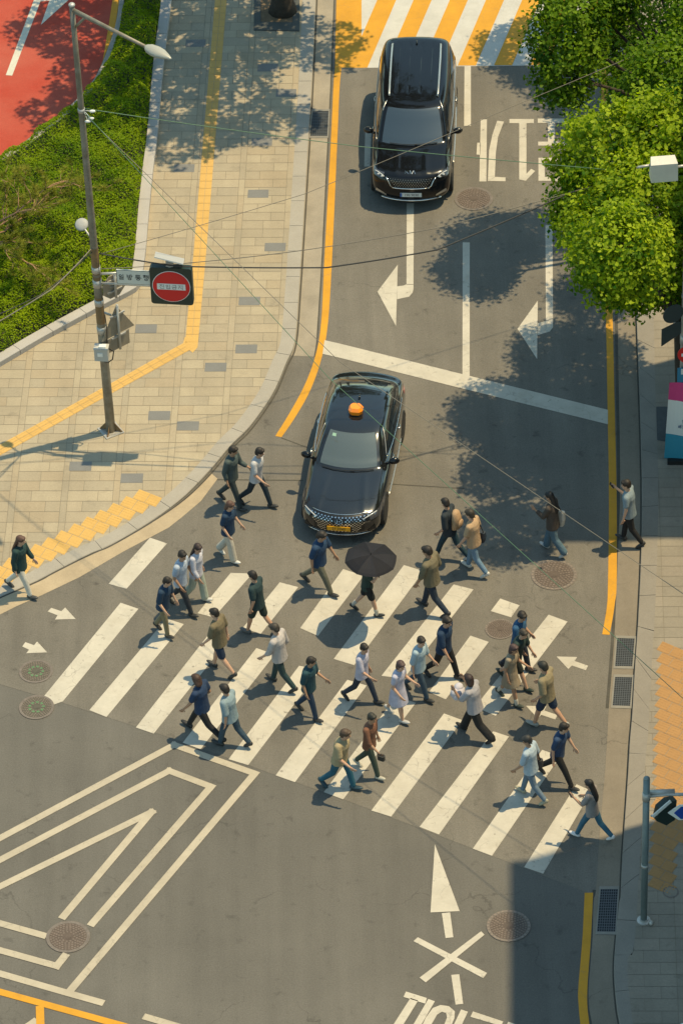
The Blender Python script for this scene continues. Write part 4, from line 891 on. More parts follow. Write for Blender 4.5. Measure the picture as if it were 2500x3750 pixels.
# two signs seen from behind
def backsign(name,label,cat,shape,c,face,aux=None):
    t=thing(name,label,cat,c); t.rotation_euler=(0,0,face); mb=MB(); slab(mb,shape,-.008,.008); mb.build('sign_plate',M_back,t)
    if aux: mb=MB(); slab(mb,aux,-.008,.008); mb.build('lower_plate',M_back,t)
    zs=[z for _,z in shape]+[z for _,z in (aux or [])]
    mb=MB(); mb.tube([(0,-.045,min(zs)-.0),(0,-.045,max(zs)+.05)],.032,8); mb.build('sign_tube',M_galv,t,smooth=True)
    mb=MB()
    for z in (.8*max(zs)+.2*min(zs),.3*max(zs)+.7*min(zs)): mb.box((0,-.022,z),(.40,.03,.04))
    mb.build('rail',M_galv,t); return t
pt=pole_at(1165); cT=Vector((pt.x+.36,pt.y+.12,pt.z-.25))
backsign('warning_sign','brown back of a triangular sign with a plate below on the lamp post','warning sign',[(-.46,-.30),(.46,-.30),(0,.50)],cT,R(38),[(-.30,-.72),(.30,-.72),(.30,-.34),(-.30,-.34)])
pt2=pole_at(1055); cO=Vector((pt2.x+.36,pt2.y+.14,pt2.z-.05))
oc=[(.34*math.cos(math.pi/8+k*math.pi/4),.34*math.sin(math.pi/8+k*math.pi/4)) for k in range(8)]
backsign('stop_sign_back','grey octagonal sign back just under the arms on the lamp post','traffic sign',oc,cO,R(38))
for a,b in((pt+Vector((0,0,.2)),cT+Vector((-.02,-.03,.2))),(pt+Vector((0,0,-.35)),cT+Vector((-.02,-.03,-.35))),(pt2,cO+Vector((-.02,-.03,0)))): mb=MB(); mb.tube([a-B,b-B],.028,8); mb.build('sign_bracket',M_galv,lp,smooth=True)
# ---------------------------------------------------------------- blue sign post, lower right
M_teal=mat('post_blue_grey',(.20,.25,.255),.5,metal=.3,var=.2,vscale=4)
b=g(2355,3371,.09); t=thing('sign_post','blue-grey steel sign post on the lower right pavement','sign post',b)
mb=MB(); mb.tube([(0,0,0),(0,0,4.0)],.068,14); mb.ell((0,0,4.0),(.068,.068,.06)); mb.build('post',M_teal,t,smooth=True)
mb=MB(); mb.tube([(0,0,3.42),(0,0,3.62)],.080,14); mb.build('clamp',M_galv,t,smooth=True); mb=MB(); mb.tube([(0,0,1.55),(0,0,1.62)],.076,14); mb.build('clamp',M_galv,t,smooth=True)
mb=MB(); mb.tube([(.05,0,3.52),(.45,0,3.55),(1.4,0,3.50)],.035,8); mb.box((.32,.05,3.58),(.5,.10,.05)); mb.build('arm',M_galv,t,smooth=True)
mb=MB(); mb.lathe([(.14,0),(.14,.02),(.09,.03),(.09,.06)],(0,0,0),16); mb.ell((.14,-.12,.05),(.05,.06,.05)); mb.build('foot_collar',M_galv,t)
st=thing('street_sign','blue arrow-shaped street name sign pointing left from the post','street sign',b+Vector((1.05,-.06,3.10)))
hexa=[(-.62,0),(-.40,.205),(.75,.205),(.75,-.205),(-.40,-.205)]
mb=MB(); slab(mb,hexa,-.012,.012); mb.build('sign_border',M_signwhite,st)
mb=MB(); slab(mb,[(-.50,0),(-.36,.17),(.74,.17),(.74,-.17),(-.36,-.17)],-.017,-.008); mb.build('sign_face',mat('sign_blue',(.01,.06,.32),.4),st)
me=text_mesh('100',.15); me.materials.append(mat('sign_letter',(.45,.52,.60),.5)); o=link('lettering',me,st,(-.19,-.0195,0)); o.rotation_euler=(math.pi/2,0,0)
hb=hang([[(x*.8+dx,y) for x,y in l] for dx,J in((0,J_se),(1.0,J_jong)) for l in J],.10,.012); link('lettering',hb.mesh('lettering',MATS['sign_letter']),st,(.12,-.0195,-.02))
dk=thing('traffic_signal','black hooded pedestrian signal seen from behind on the blue-grey post','traffic signal',b+Vector((.34,.10,3.0))); dk.rotation_euler=(0,0,R(28)); dk.scale=(.78,.78,.78)
mb=MB(); slab(mb,[(-.24,-.16),(.06,-.47),(.32,-.40),(.36,.28),(.10,.36),(-.16,.22)],-.10,.10); mb.build('housing',M_signgreen,dk)
mb=MB(); mb.box((-.12,-.13,.24),(.62,.03,.10),Matrix.Rotation(R(-28),3,'Y')); mb.build('visor_edge',M_signwhite,dk)
mb=MB(); mb.tube([(-.38,-.05,.05),(-.1,-.05,.0)],.03,6); mb.build('bracket',M_galv,dk)
# ---------------------------------------------------------------- pole with signs and banner at the right edge
b=g(2496,1660,.09); t=thing('utility_pole','pale grey pole at the right edge behind the banner','pole',b)
mb=MB(); mb.tube([(0,0,0),(0,0,10.6)],[.115,.075],14); mb.build('post',mat('pole_grey',(.40,.39,.36),.6,var=.2,vscale=3),t,smooth=True)
mb=MB(); mb.tube([(0,0,3.2),(0,0,3.45)],.118,14); mb.build('clamp',M_galv,t,smooth=True); mb=MB(); mb.tube([(0,0,4.5),(0,0,4.6)],.112,14); mb.build('clamp',M_galv,t,smooth=True)
fl=thing('floodlight_box','white box-shaped light unit held in front of the big tree','light box',g(2428,617,8.8)); fl.rotation_euler=(0,0,R(4))
mb=MB(); V=[(-.29,-.16,-.24),(.29,-.16,-.24),(.29,.16,-.24),(-.29,.16,-.24),(-.30,-.16,.22),(.28,-.16,.22),(.26,.16,.22),(-.26,.16,.22)]; mb.add(V,[[0,3,2,1],[4,5,6,7],[0,1,5,4],[1,2,6,5],[2,3,7,6],[3,0,4,7]]); mb.build('housing',mat('box_white',(.60,.57,.50),.5,var=.12,vscale=4),fl)
mb=MB(); mb.tube([(-.28,.02,.1),(-.52,.05,.05),(-.55,.1,.0)],.03,8); mb.tube([(.28,.02,0),(.50,.05,.0)],.03,8); mb.build('bracket',M_galv,fl,smooth=True)
rs=thing('traffic_sign','dark round sign back above a slanted plate on the right edge pole','traffic sign',g(2463,1149,4.45)); rs.rotation_euler=(0,0,R(20))
mb=MB(); slab(mb,cir(.245),-.012,.012); mb.build('disc',mat('sign_back_dark',(.035,.05,.05),.5),rs)
mb=MB(); slab(mb,[(-.27,-.83),(-.27,-.36),(.12,-.26),(.20,-.28),(.20,-.60)],-.012,.012); mb.build('lower_plate',MATS['sign_back_dark'],rs)
mb=MB(); mb.tube([(.05,.03,-.7),(.05,.03,.2)],.03,8); mb.build('sign_tube',M_galv,rs,smooth=True)
ne=thing('no_entry_disc','small round red no-entry disc cut by the right picture edge','no entry sign',b+Vector((.06,-.14,2.98))); ne.rotation_euler=(0,0,R(-6))
mb=MB(); slab(mb,cir(.235),-.012,.012); mb.build('red_disc',M_signred,ne); mb=MB(); slab(mb,rr(.30,.085,.005),-.016,-.008); mb.build('white_bar',M_signwhite,ne)
bs=thing('banner','narrow blue strip banner under the small no-entry disc','banner',b+Vector((.11,-.15,2.22))); 
mb=MB(); slab(mb,rr(.56,.80,.01),-.01,.01); mb.build('cloth',mat('banner_blue',(.03,.20,.34),.6),bs); mb=MB(); slab(mb,rr(.40,.16,.01),-.013,-.008); mb.v=[(x,y,z+.30) for x,y,z in mb.v]; mb.build('white_panel',M_signwhite,bs)
bn=thing('banner_stand','tall standing banner in pink, white and blue at the right edge','banner',g(2474,1690,.09)); bn.rotation_euler=(R(-3),0,R(-4))
LB,HB=-.22,2.22
def band(z0,z1,m,name,curve=0):
    mb=MB(); V=[];n=10
    for k in range(n+1):
        u=k/n; x=LB+.85*u
        f=lambda z,c:z+(c*math.sin(u*math.pi*.5) if c else 0)
        V+=[(x+.012*z0-.06*(1-z0/HB),-.01+.01*math.sin(u*9),f(z0,curve if z0>.01 else 0)),(x+.012*z1-.06*(1-z1/HB),-.01+.01*math.sin(u*9),f(z1,curve if z1<HB-.01 else 0))]
    mb.add(V,[[2*k,2*k+2,2*k+3,2*k+1] for k in range(n)]); return mb.build(name,m,bn)
band(.10,.80,mat('banner_sky',(.035,.27,.38),.6),'lower_field',-.10); band(.80,1.75,M_signwhite,'middle_field',-.10); band(1.75,2.22,mat('banner_pink',(.62,.05,.20),.6),'upper_field',-.12)
mb=MB(); mb.box((.2,.02,.05),(.8,.3,.10)); mb.tube([(.2,.03,.05),(.2,.03,2.2)],.015,6); mb.build('stand_base',M_trim,bn)
hb=hang([[(x*.9+dx,y+dy) for x,y in l] for dx,dy,J in((0,0,J_bae),(1.0,0,J_dal),(.9,1.5,J_an),(1.9,1.5,J_an)) for l in J],.10,.012); link('lettering',hb.mesh('lettering',mat('banner_ink',(.12,.16,.25),.6)),bn,(.02,-.03,.95))
hb=hang([[(x*.9+dx,y+dy) for x,y in l] for dx,dy,J in((.2,0,J_bae),(1.2,0,J_dal)) for l in J],.11,.014); link('lettering',hb.mesh('lettering',mat('banner_ink_light',(.75,.5,.55),.6)),bn,(.15,-.03,1.86))
# canopy at the bottom right corner
cn=thing('canopy_tent','white-edged dark canopy poking into the bottom right corner','canopy',g(2560,3790,2.3)); cn.rotation_euler=(0,0,R(24))
mb=MB(); mb.add([(-1.15,.35,.0),(1.2,.35,0),(1.2,-1.6,0),(-1.15,-1.6,0),(.02,-.6,.5)],[[0,4,1],[1,4,2],[2,4,3],[3,4,0]]); mb.build('roof_cloth',mat('canopy_teal',(.02,.045,.055),.7),cn)
mb=MB(); c4=[(-1.15,.35,0),(1.2,.35,0),(1.2,-1.6,0),(-1.15,-1.6,0)]
for i in range(4): mb.tube([c4[i],c4[(i+1)%4]],.055,8)
mb.build('edge_tube',M_signwhite,cn,smooth=True)
for p in c4:
    mb=MB(); mb.tube([p,(p[0],p[1],-2.21)],.025,8); mb.build('leg',M_galv,cn,smooth=True)
# ---------------------------------------------------------------- overhead cables
M_cab=mat('cable_black',(.03,.03,.03),.6); M_cabg=mat('cable_green',(.07,.15,.085),.5); M_cabt=mat('cable_grey',(.17,.15,.12),.6)
def cable(label,pts,m,rad=.012,sag=.0,rootp=None):
    P=[Vector(p) for p in pts]; L=[]
    for a,b_ in zip(P,P[1:]):
        for k in range(16):
            u=k/16; q=a.lerp(b_,u); q.z-=sag*4*u*(1-u); L.append(q)
    L.append(P[-1]); c=thing('overhead_cable',label,'cable',L[0],group='overhead cables'); mb=MB(); mb.tube([p-L[0] for p in L],rad,6); mb.build('wire',m,c,smooth=True)
pA=pole_at(403)
cable('green cable running right from the upper post clamp over the van',[pA+Vector((.08,-.02,.05)),g(1320,537,7.6),g(2700,660,7.2)],M_cabg,.009,.03)
cable('green-grey cable slanting down over the orange roof lamp',[pA+Vector((.08,-.05,-.05)),g(1205,1385,7.2),g(2700,2740,6.0)],M_cabg,.007,.0)
cable('thin dark cable slanting from post to far right pavement',[pA+Vector((.07,-.06,-.08)),g(1244,1325,7.5),g(2700,2310,6.6)],M_cabt,.007,.0)
pB=pole_at(935)
cable('thick black sagging cable above the red disc',[pB+Vector((.1,0,.05)),g(650,975,5.2),g(1195,980,5.3),g(1600,915,5.8),g(2100,700,6.4),g(2700,420,7.4)],M_cab,.016,.02)
cable('second black cable crossing just over the thick one',[pole_at(985)+Vector((.08,0,0)),g(700,962,5.0),g(1120,915,5.6),g(1600,835,6.1),g(2140,690,6.6),g(2700,520,7.2)],M_cabt,.009,.02)
cable('faint grey cable rising from post across the van bonnet',[pB+Vector((.08,0,.02)),g(1116,710,5.8),g(1880,388,6.6),g(2700,40,7.4)],M_cabt,.007,.02)
cable('pair-like grey cable leaving the post to the lower left',[pole_at(900),g(190,1060,5.4),g(-200,1290,5.0)],M_cabt,.014,.03)
cable('dark green cable leaving the post to the lower left',[pole_at(915),g(150,1080,5.3),g(-200,1230,5.1)],M_cab,.011,.04)
mb=MB(); t=thing('cable_insulator','small white insulators where the cables meet the post','insulator',pA)
for dx,dy,dz in((.24,-.06,.0),(.20,-.10,-.16),(.13,-.12,-.22)):
    mb.tube([(.05,-.02,0),(dx,dy,dz)],.008,5); mb.ell((dx,dy,dz),(.07,.035,.035))
mb.build('insulator',M_signwhite,t,smooth=True)
# ================================================================ people
def cl(name,c,rough=.85): return mat('cloth_'+name,c,rough,var=.22,vscale=9,bump=.5,bscale=22)
M_skin=[mat('skin_a',(.46,.27,.18),.55,spec=.3),mat('skin_b',(.52,.32,.22),.55,spec=.3),mat('skin_c',(.38,.22,.14),.55,spec=.3)]
M_eye=mat('eye_dark',(.02,.015,.012),.3); M_lip=mat('lips',(.36,.13,.10),.5)
JOBS=[]
def limb(mb,a,ra,b,rb,n=10,mi=0):
    a=Vector(a);b=Vector(b); d=(b-a).normalized(); pts=[a-d*ra*.85,a-d*ra*.5]; rs=[ra*.5,ra*.87]
    for k in range(5): u=k/4; pts.append(a.lerp(b,u)); rs.append(ra+(rb-ra)*u)
    pts+=[b+d*rb*.5,b+d*rb*.85]; rs+=[rb*.87,rb*.5]; mb.tube(pts,rs,n,mi)
def loft(mb,rings,n=14):
    """rings: centre, half width vector, half depth vector"""
    V=[]
    for c,ax,ay in rings: V+=[Vector(c)+Vector(ax)*math.cos(2*math.pi*k/n)+Vector(ay)*math.sin(2*math.pi*k/n) for k in range(n)]
    m=len(rings); mb.add(V,[[i*n+k,i*n+(k+1)%n,(i+1)*n+(k+1)%n,(i+1)*n+k] for i in range(m-1) for k in range(n)]+[list(range(n))[::-1],[(m-1)*n+k for k in range(n)]])
def job(name,parent,mb,m,vox=.013,it=4,extra=None,xm=(),mat_parent=None): JOBS.append((name,parent,mb,m,vox,it,extra,xm))
def run_jobs():
    tmp=[]
    for name,parent,mb,m,vox,it,extra,xm in JOBS:
        o=link('tmp',mb.mesh('tmp',m)); r=o.modifiers.new('r','REMESH'); r.mode='VOXEL'; r.voxel_size=vox; r.use_smooth_shade=True
        s_=o.modifiers.new('s','SMOOTH'); s_.factor=.5; s_.iterations=it; tmp.append(o)
    dg=bpy.context.evaluated_depsgraph_get(); dg.update()
    for o,(name,parent,mb,m,vox,it,extra,xm) in zip(tmp,JOBS):
        me=bpy.data.meshes.new_from_object(o.evaluated_get(dg)); me.name=name
        if not me.materials: me.materials.append(m)
        if extra is not None:
            bm=bmesh.new(); bm.from_mesh(me); ex=extra.mesh('ex',[m]+list(xm),True); bm.from_mesh(ex); bm.to_mesh(me); bm.free(); bpy.data.meshes.remove(ex)
            for q in xm: me.materials.append(q)
        link(name,me,parent)
    for o in tmp: me=o.data; bpy.data.objects.remove(o); bpy.data.meshes.remove(me)
    JOBS.clear()
NP=[0]
def person(label,f,az,top=None,bot=None,hair=('short',(.02,.015,.012)),shoes=(.03,.03,.03),h=1.70,st=.42,lean=.06,arms=(None,None),dress=None,fem=False,phase=1,sole=False,bag=None,socks=None,z=.012,group='people walking over the crossing',head_turn=0,look=-.15):
    NP[0]+=1; rn=random.Random(NP[0]*13); s=h/1.70; phase=phase if NP[0]%3 else -phase; st*=rn.uniform(.62,1.05); wid=rn.uniform(.94,1.10); head_turn=head_turn or rn.uniform(-.45,.45); look+=rn.uniform(-.25,.05); skin=M_skin[NP[0]%3]
    p=g(f[0]*1.59439,f[1]*1.59439,z); t=thing('person',label,'person',(p.x,p.y,z),R(-az),group)
    u=Vector((0,math.sin(lean),math.cos(lean))); fwd=Vector((0,math.cos(lean),-math.sin(lean))); X=Vector((1,0,0))
    P=Vector((0,0,.93)); legs={}
    for sd in(1,-1):
        a=st if sd==phase else -st*.85; k=.10 if sd==phase else .42; d=lambda q:Vector((0,math.sin(q),-math.cos(q)))
        hp=P+Vector((sd*.088,0,-.02)); kn=hp+d(a)*.43; an=kn+d(a-k)*.41; pitch=(.22 if sd==phase else -.75)
        fd=Vector((sd*.10,math.cos(pitch),math.sin(pitch))).normalized(); legs[sd]=[hp,kn,an,fd]
    low=min(min(l[2].z-.085,(l[2]+l[3]*.17).z-.045) for l in legs.values())
    dz=Vector((0,0,-low)); P+=dz
    for l in legs.values():
        for i in range(3): l[i]=l[i]+dz
    SW=.175 if fem else .195
    neck=P+u*.535; ch=P+u*.36; arm={}
    for sd in(1,-1):
        A=arms[0] if sd>0 else arms[1]; sh_=P+u*.475+X*sd*SW
        sw=(-st*.8 if sd==phase else st*.8)*rn.uniform(.5,1.1); el=rn.choice((.15,.3,.5,.9))
        out=.16
        if A=='phone': sw,el,out=.45,1.75,.10
        elif A=='hold': sw,el,out=.55,2.05,.08
        elif A=='bag': sw,el,out=-.05,.25,.22
        elif A=='low': sw,el,out=.35,.6,.2
        elif A=='up': sw,el,out=1.2,.9,.1
        d=lambda q,o:Vector((sd*o,math.sin(q),-math.cos(q))).normalized()
        e=sh_+d(sw,out)*.285; w_=e+(d(sw+el,.02 if el>1 else out*.4))*.245; arm[sd]=(sh_,e,w_,(w_-e).normalized())
    hd=neck+u*.075+fwd*.03; HC=hd+u*.085+fwd*.015
    # --- body
    mb=MB(); hip=.165 if fem else .158
    loft(mb,[(P-u*.07,X*hip*.85,fwd*.10),(P,X*hip,fwd*.118),(P+u*.10,X*hip*.87,fwd*.105),(P+u*.22,X*(.135 if fem else .148),fwd*.10),(P+u*.36,X*.162,fwd*.115),(P+u*.46,X*.165,fwd*.10),(P+u*.52,X*.09,fwd*.07)])
    limb(mb,neck-u*.05,.058,hd,.054)
    for sd in(1,-1):
        hp,kn,an,fd=legs[sd]; limb(mb,hp,.085,kn,.055); limb(mb,kn,.055,kn.lerp(an,.35),.056); limb(mb,kn.lerp(an,.3),.055,an,.036)
        sh_,e,w_,hdn=arm[sd]; limb(mb,P+u*.455+X*sd*.10,.065,sh_,.055); limb(mb,sh_,.052,e,.040); limb(mb,e,.040,w_,.026)
        mb.ell(an+fd*.07-Vector((0,0,.045)),(.042,.10,.034),Vector((0,1,0)).rotation_difference(fd).to_matrix())
        Q=Vector((0,0,1)).rotation_difference(hdn).to_matrix(); mb.ell(w_+hdn*.045,(.020,.040,.052),Q)
    turn=Matrix.Rotation(head_turn,3,'Z')@Matrix.Rotation(-lean+look,3,'X'); hv=lambda x,y,z:HC+turn@Vector((x,y,z))
    mb.ell(hv(0,-.008,.03),(.076,.096,.098),turn); mb.ell(hv(0,.030,-.045),(.055,.062,.072),turn); mb.ell(hv(0,.094,-.015),(.013,.020,.026),turn)
    for sd in(1,-1): mb.ell(hv(sd*.078,-.008,-.005),(.012,.022,.034),turn)
    ex=MB()
    for sd in(1,-1):
        ex.ell(hv(sd*.031,.079,.012),(.012,.008,.007),turn,mi=1,nu=6,nv=4)
        sh_,e,w_,hdn=arm[sd]; Q=Vector((0,0,1)).rotation_difference(hdn).to_matrix(); curl=Q@Vector((-sd*.6,0,0))
        for i in range(4):
            o=w_+hdn*.085+Q@Vector((0,(-.030+.020*i),0)); L=(.068,.080,.085,.074)[3-i]
            k1=o+hdn*L*.5+curl*.012; k2=o+hdn*L*.85+curl*.04; ex.tube([o-hdn*.02,o,k1,k2],[.010,.010,.009,.007],6)
        o=w_+hdn*.03+Q@Vector((0,.034,0)); sg=Q@Vector((0,1,0)); ex.tube([o-sg*.01,o+sg*.02+hdn*.02,o+sg*.03+hdn*.055+curl*.02],[.012,.011,.008],6)
    ex.ell(hv(0,.080,-.062),(.024,.008,.008),turn,mi=2,nu=8,nv=4)
    job('body',t,mb,skin,.0125,3,ex,(M_eye,M_lip))
    # --- clothes
    k=lambda pt,c,z:None
    def torso(mb,lo,ease,hem=0):
        loft(mb,[(P+u*lo,X*(hip+ease+hem),fwd*(.118+ease+hem)),(P+u*(lo*.5+.05),X*(hip+ease*.8+hem*.5),fwd*(.115+ease)),(P+u*.14,X*(hip*.9+ease),fwd*(.108+ease)),(P+u*.24,X*(.145+ease),fwd*(.105+ease)),(P+u*.37,X*(.166+ease),fwd*(.118+ease)),(P+u*.47,X*(.168+ease*.6),fwd*(.102+ease*.7)),(P+u*.525,X*.098,fwd*.082),(P+u*.55,X*.072,fwd*.07)])
    def sleeves(mb,frac,ease):
        for sd in(1,-1):
            sh_,e,w_,_=arm[sd]; limb(mb,P+u*.455+X*sd*.11,.075+ease*.3,sh_,.062+ease*.4)
            if frac<=1: limb(mb,sh_,.060+ease*.5,sh_.lerp(e,frac),.056+ease*.6)
            else: limb(mb,sh_,.060+ease*.5,e,.050+ease*.5); limb(mb,e,.050+ease*.5,e.lerp(w_,frac-1),.038+ease*.5)
    if dress:
        kind,c,len_=dress; mb=MB(); torso(mb,-.06,.016); sleeves(mb,.55,.012)
        hem=P-Vector((0,0,len_)); fy=(legs[1][1].y+legs[-1][1].y)/2
        loft(mb,[(P+u*.06,X*(hip+.012),fwd*.13),(P-Vector((0,0,.15)),X*(hip+.03),Vector((0,.17,0))),(hem+Vector((0,fy,0)),X*(hip+.06),Vector((0,.17+.22*st,0)))])
        job('dress',t,mb,cl(kind,c),.014,6)
    if top:
        kind,c,fr=top; mb=MB(); ease=.032 if kind in('jacket','hoodie','loose') else .024; torso(mb,-.12 if kind!='jacket' else -.16,ease,.012); sleeves(mb,fr,ease)
        job({'jacket':'jacket','loose':'shirt','tee':'shirt','blouse':'blouse'}.get(kind,'shirt'),t,mb,cl('%d'%NP[0]+kind,c),.014,5)
    if bot:
        kind,c=bot; mb=MB(); loft(mb,[(P-u*.10,X*(hip+.006),fwd*.125),(P-u*.02,X*(hip+.012),fwd*.132),(P+u*.10,X*(hip*.9+.010),fwd*.118)])
        for sd in(1,-1):
            hp,kn,an,fd=legs[sd]
            if kind=='shorts': limb(mb,hp,.100,hp.lerp(kn,.80),.092)
            elif kind=='wide': limb(mb,hp,.102,kn,.088); limb(mb,kn,.088,kn.lerp(an,.92),.092)
            else: limb(mb,hp,.096,kn,.070); limb(mb,kn,.070,kn.lerp(an,.93),.056)
        job('shorts' if kind=='shorts' else 'trousers',t,mb,cl('%dbot'%NP[0],c),.014,5)
    for sd in(1,-1):
        hp,kn,an,fd=legs[sd]; mb=MB(); Q=Vector((0,1,0)).rotation_difference(fd).to_matrix(); c=an+fd*.065-Vector((0,0,.042))
        mb.ell(c,(.050,.140,.040),Q); mb.ell(an-fd*.02-Vector((0,0,.03)),(.045,.07,.055),Q); 
        o=mb.build('shoe',mat('shoe_%d'%(int(sum(shoes)*1000)),shoes,.55),t,smooth=True)
        if socks: mb=MB(); limb(mb,an+Vector((0,0,-.01)),.046,an.lerp(kn,.30),.052); mb.build('sock',cl('sock',socks),t,smooth=True)
    # --- hair
    hk,hc=hair; mb=MB(); mb.ell(hv(0,-.022,.045),(.088,.102,.096),turn,nu=14,nv=10); mb.ell(hv(0,-.05,-.005),(.080,.072,.085),turn)
    mb.ell(hv(0,.045,.088),(.066,.05,.036),turn)
    if hk=='long':
        loft(mb,[(hv(0,-.05,.05),X*.085,Vector((0,.06,0))),(hv(0,-.075,-.06),X*.090,Vector((0,.05,0))),(neck-fwd*.085-u*.02,X*.095,fwd*.045),(neck-fwd*.135-u*.16,X*.085,fwd*.035),(neck-fwd*.14-u*.26,X*.05,fwd*.02)])
    if hk=='bob':
        loft(mb,[(hv(0,-.03,.05),X*.092,Vector((0,.09,0))),(hv(0,-.045,-.05),X*.098,Vector((0,.075,0))),(hv(0,-.05,-.11),X*.085,Vector((0,.06,0)))])
    job('hair',t,mb,mat('hair_%d'%int(hc[0]*1000),hc,.6,var=.3,vscale=30,bump=.4,bscale=60),.011,2)
    t.scale=(s*wid,s*wid,s)
    Mw=Matrix.Translation((p.x,p.y,z))@Matrix.Rotation(R(-az),4,'Z')@Matrix.Diagonal((s*wid,s*wid,s,1))
    return t,dict(P=P,u=u,fwd=fwd,arm=arm,neck=neck,ch=ch,M=Mw,X=X,legs=legs)
def held(name,label,cat,at,builder,rz=0):
    t=thing(name,label,cat,at,rz); builder(t); return t
def phone(K,sd,label):
    sh_,e,w_,d=K['arm'][sd]; q=K['M']@(w_+d*.09+Vector((-sd*.02,.02,.015)))
    o=held('phone',label,'phone',q,lambda t:MB().box((0,0,0),(.075,.012,.15),Matrix.Rotation(-.7,3,'X')).build('phone_body',M_ink,t),K['rz'])
def shoulder_bag(K,sd,c,label,size=(.16,.30,.26),low=-.12):
    P,u,X=K['P'],K['u'],K['X']; q=P+u*low+X*sd*.27; o=K['M']@q
    def b(t):
        mb=MB(); rbox(mb,0,0,size[0]*.8,size[1]*.8,size[0],size[1],-size[2]/2,0); rbox(mb,0,0,size[0],size[1],size[0]*.7,size[1]*.9,.0,size[2]/2); mb.build('pouch',cl('bag'+label[:6],c,.6),t)
        mb=MB(); r=P+u*.50+X*sd*.12-q; mb.tube([(0,.1,size[2]/2-.02),r+Vector((0,.09,-.05)),r+Vector((0,0,.05)),r+Vector((0,-.09,-.05)),(0,-.1,size[2]/2-.02)],.012,6); mb.build('strap',M_ink,t)
    held('shoulder_bag',label,'bag',o,b,K['rz'])
def backpack(K,c,label):
    P,u,fwd=K['P'],K['u'],K['fwd']; q=P+u*.30-fwd*.21; o=K['M']@q
    def b(t):
        mb=MB(); loft(mb,[(Vector((0,.03,-.22)),Vector((.13,0,0)),Vector((0,.07,0))),(Vector((0,0,-.18)),Vector((.16,0,0)),Vector((0,.10,0))),(Vector((0,0,.05)),Vector((.15,0,0)),Vector((0,.10,0))),(Vector((0,.02,.2)),Vector((.12,0,0)),Vector((0,.075,0))),(Vector((0,.04,.25)),Vector((.07,0,0)),Vector((0,.04,0)))]); mb.build('pack',cl('pk'+label[:6],c,.7),t,smooth=True)
        mb=MB(); mb.ell((0,-.10,-.06),(.11,.04,.10)); mb.build('front_pocket',cl('pk'+label[:6],c,.7),t,smooth=True)
    held('backpack',label,'backpack',o,b,K['rz'])
def who(*a,**k):
    t,K=person(*a,**k); K['rz']=t.rotation_euler.z; return K
RR,LL=118.8,-61.2
NAVY=(.012,.028,.065); BLK=(.010,.011,.013); JEAN=(.10,.17,.25)
who('woman with long brown hair, dark teal jacket and white trousers stepping off the left kerb',(52,1362),114,('jacket',(.012,.045,.045),1.75),('straight',(.58,.55,.48)),('long',(.10,.05,.035)),(.05,.05,.05),1.66,.46,fem=True)
who('man with black hair, light blue shirt and dark trousers left of the pale-clad woman',(420,1402),RR,('tee',(.40,.47,.58),.6),('straight',(.02,.028,.04)),h=1.74,st=.4)
who('woman with long dark hair, whitish blouse and pale green trousers',(455,1381),RR,('blouse',(.54,.54,.62),1.7),('wide',(.38,.43,.36)),('long',(.035,.02,.02)),(.5,.5,.48),1.64,.3,fem=True)
who('person in a navy top and khaki trousers in front of the light blue shirt man',(380,1457),RR,('loose',(.012,.04,.085),.9),('straight',(.20,.17,.10)),h=1.66,st=.18,lean=.16)
who('person in a grey-green top stepping off the kerb corner, furthest left of a pair',(535,1160),RR,('loose',(.06,.085,.085),1.6),('straight',(.03,.045,.05)),h=1.72)
who('person in a greyish white top and dark navy trousers at the kerb corner',(592,1162),RR,('tee',(.50,.50,.52),.7),('straight',(.015,.03,.045)),h=1.74,lean=.12)
who('person in a navy top and off-white trousers below the kerb corner pair',(528,1284),RR,('loose',(.012,.04,.09),.7),('wide',(.52,.49,.42)),('bob',(.10,.05,.03)),(.6,.6,.58),1.66,.36,fem=True)
who('person in navy blue just in front of the taxi number plate',(735,1353),RR,('loose',(.012,.045,.11),.8),('straight',(.12,.12,.09)),h=1.70,st=.4)
who('person in a dark teal top and shorts with bare legs left of the umbrella',(595,1455),LL,('loose',(.015,.04,.045),.7),('shorts',(.02,.035,.03)),('short',(.02,.02,.02)),(.1,.1,.1),1.74,.45)
who('person in an olive top and navy shorts in the middle of the left group',(508,1543),LL,('loose',(.16,.13,.075),.8),('shorts',NAVY),h=1.76,st=.36)
who('person in a navy shirt and black trousers striding over the fourth stripe',(468,1688),LL,('tee',(.012,.035,.09),.6),('straight',BLK),('bob',(.06,.03,.02)),(.015,.015,.015),1.72,.5)
who('person in a grey-blue top and dark jeans beside the black trousers strider',(532,1712),LL,('loose',(.22,.30,.34),.9),('straight',(.03,.06,.09)),h=1.68,st=.36,fem=True)
who('person in a pale grey shirt and dark teal trousers left of the umbrella shadow',(645,1575),LL,('loose',(.44,.41,.40),1.3),('straight',(.02,.05,.055)),('short',(.05,.04,.03)),h=1.72,st=.42)
who('person in a dark teal top and navy trousers in the centre of the crowd',(712,1645),RR,('loose',(.012,.055,.075),.8),('straight',(.012,.035,.075)),h=1.70,st=.35)
who('person in a lavender shirt and navy trousers below the umbrella shadow',(833,1612),RR,('tee',(.44,.43,.53),.9),('straight',(.018,.03,.055)),h=1.70,st=.48,fem=True)
who('woman in a pale lavender dress in the centre right of the crowd',(915,1650),RR,None,None,('bob',(.07,.04,.04)),(.4,.4,.4),1.62,.28,fem=True,dress=('lavender',(.46,.46,.58),.42))
K=who('man in a brown shirt and dark green trousers walking right with a small case',(850,1776),RR,('tee',(.19,.085,.05),1.2),('straight',(.045,.065,.05)),('short',(.025,.025,.02)),(.42,.40,.34),1.72,.46,arms=('low','bag'))
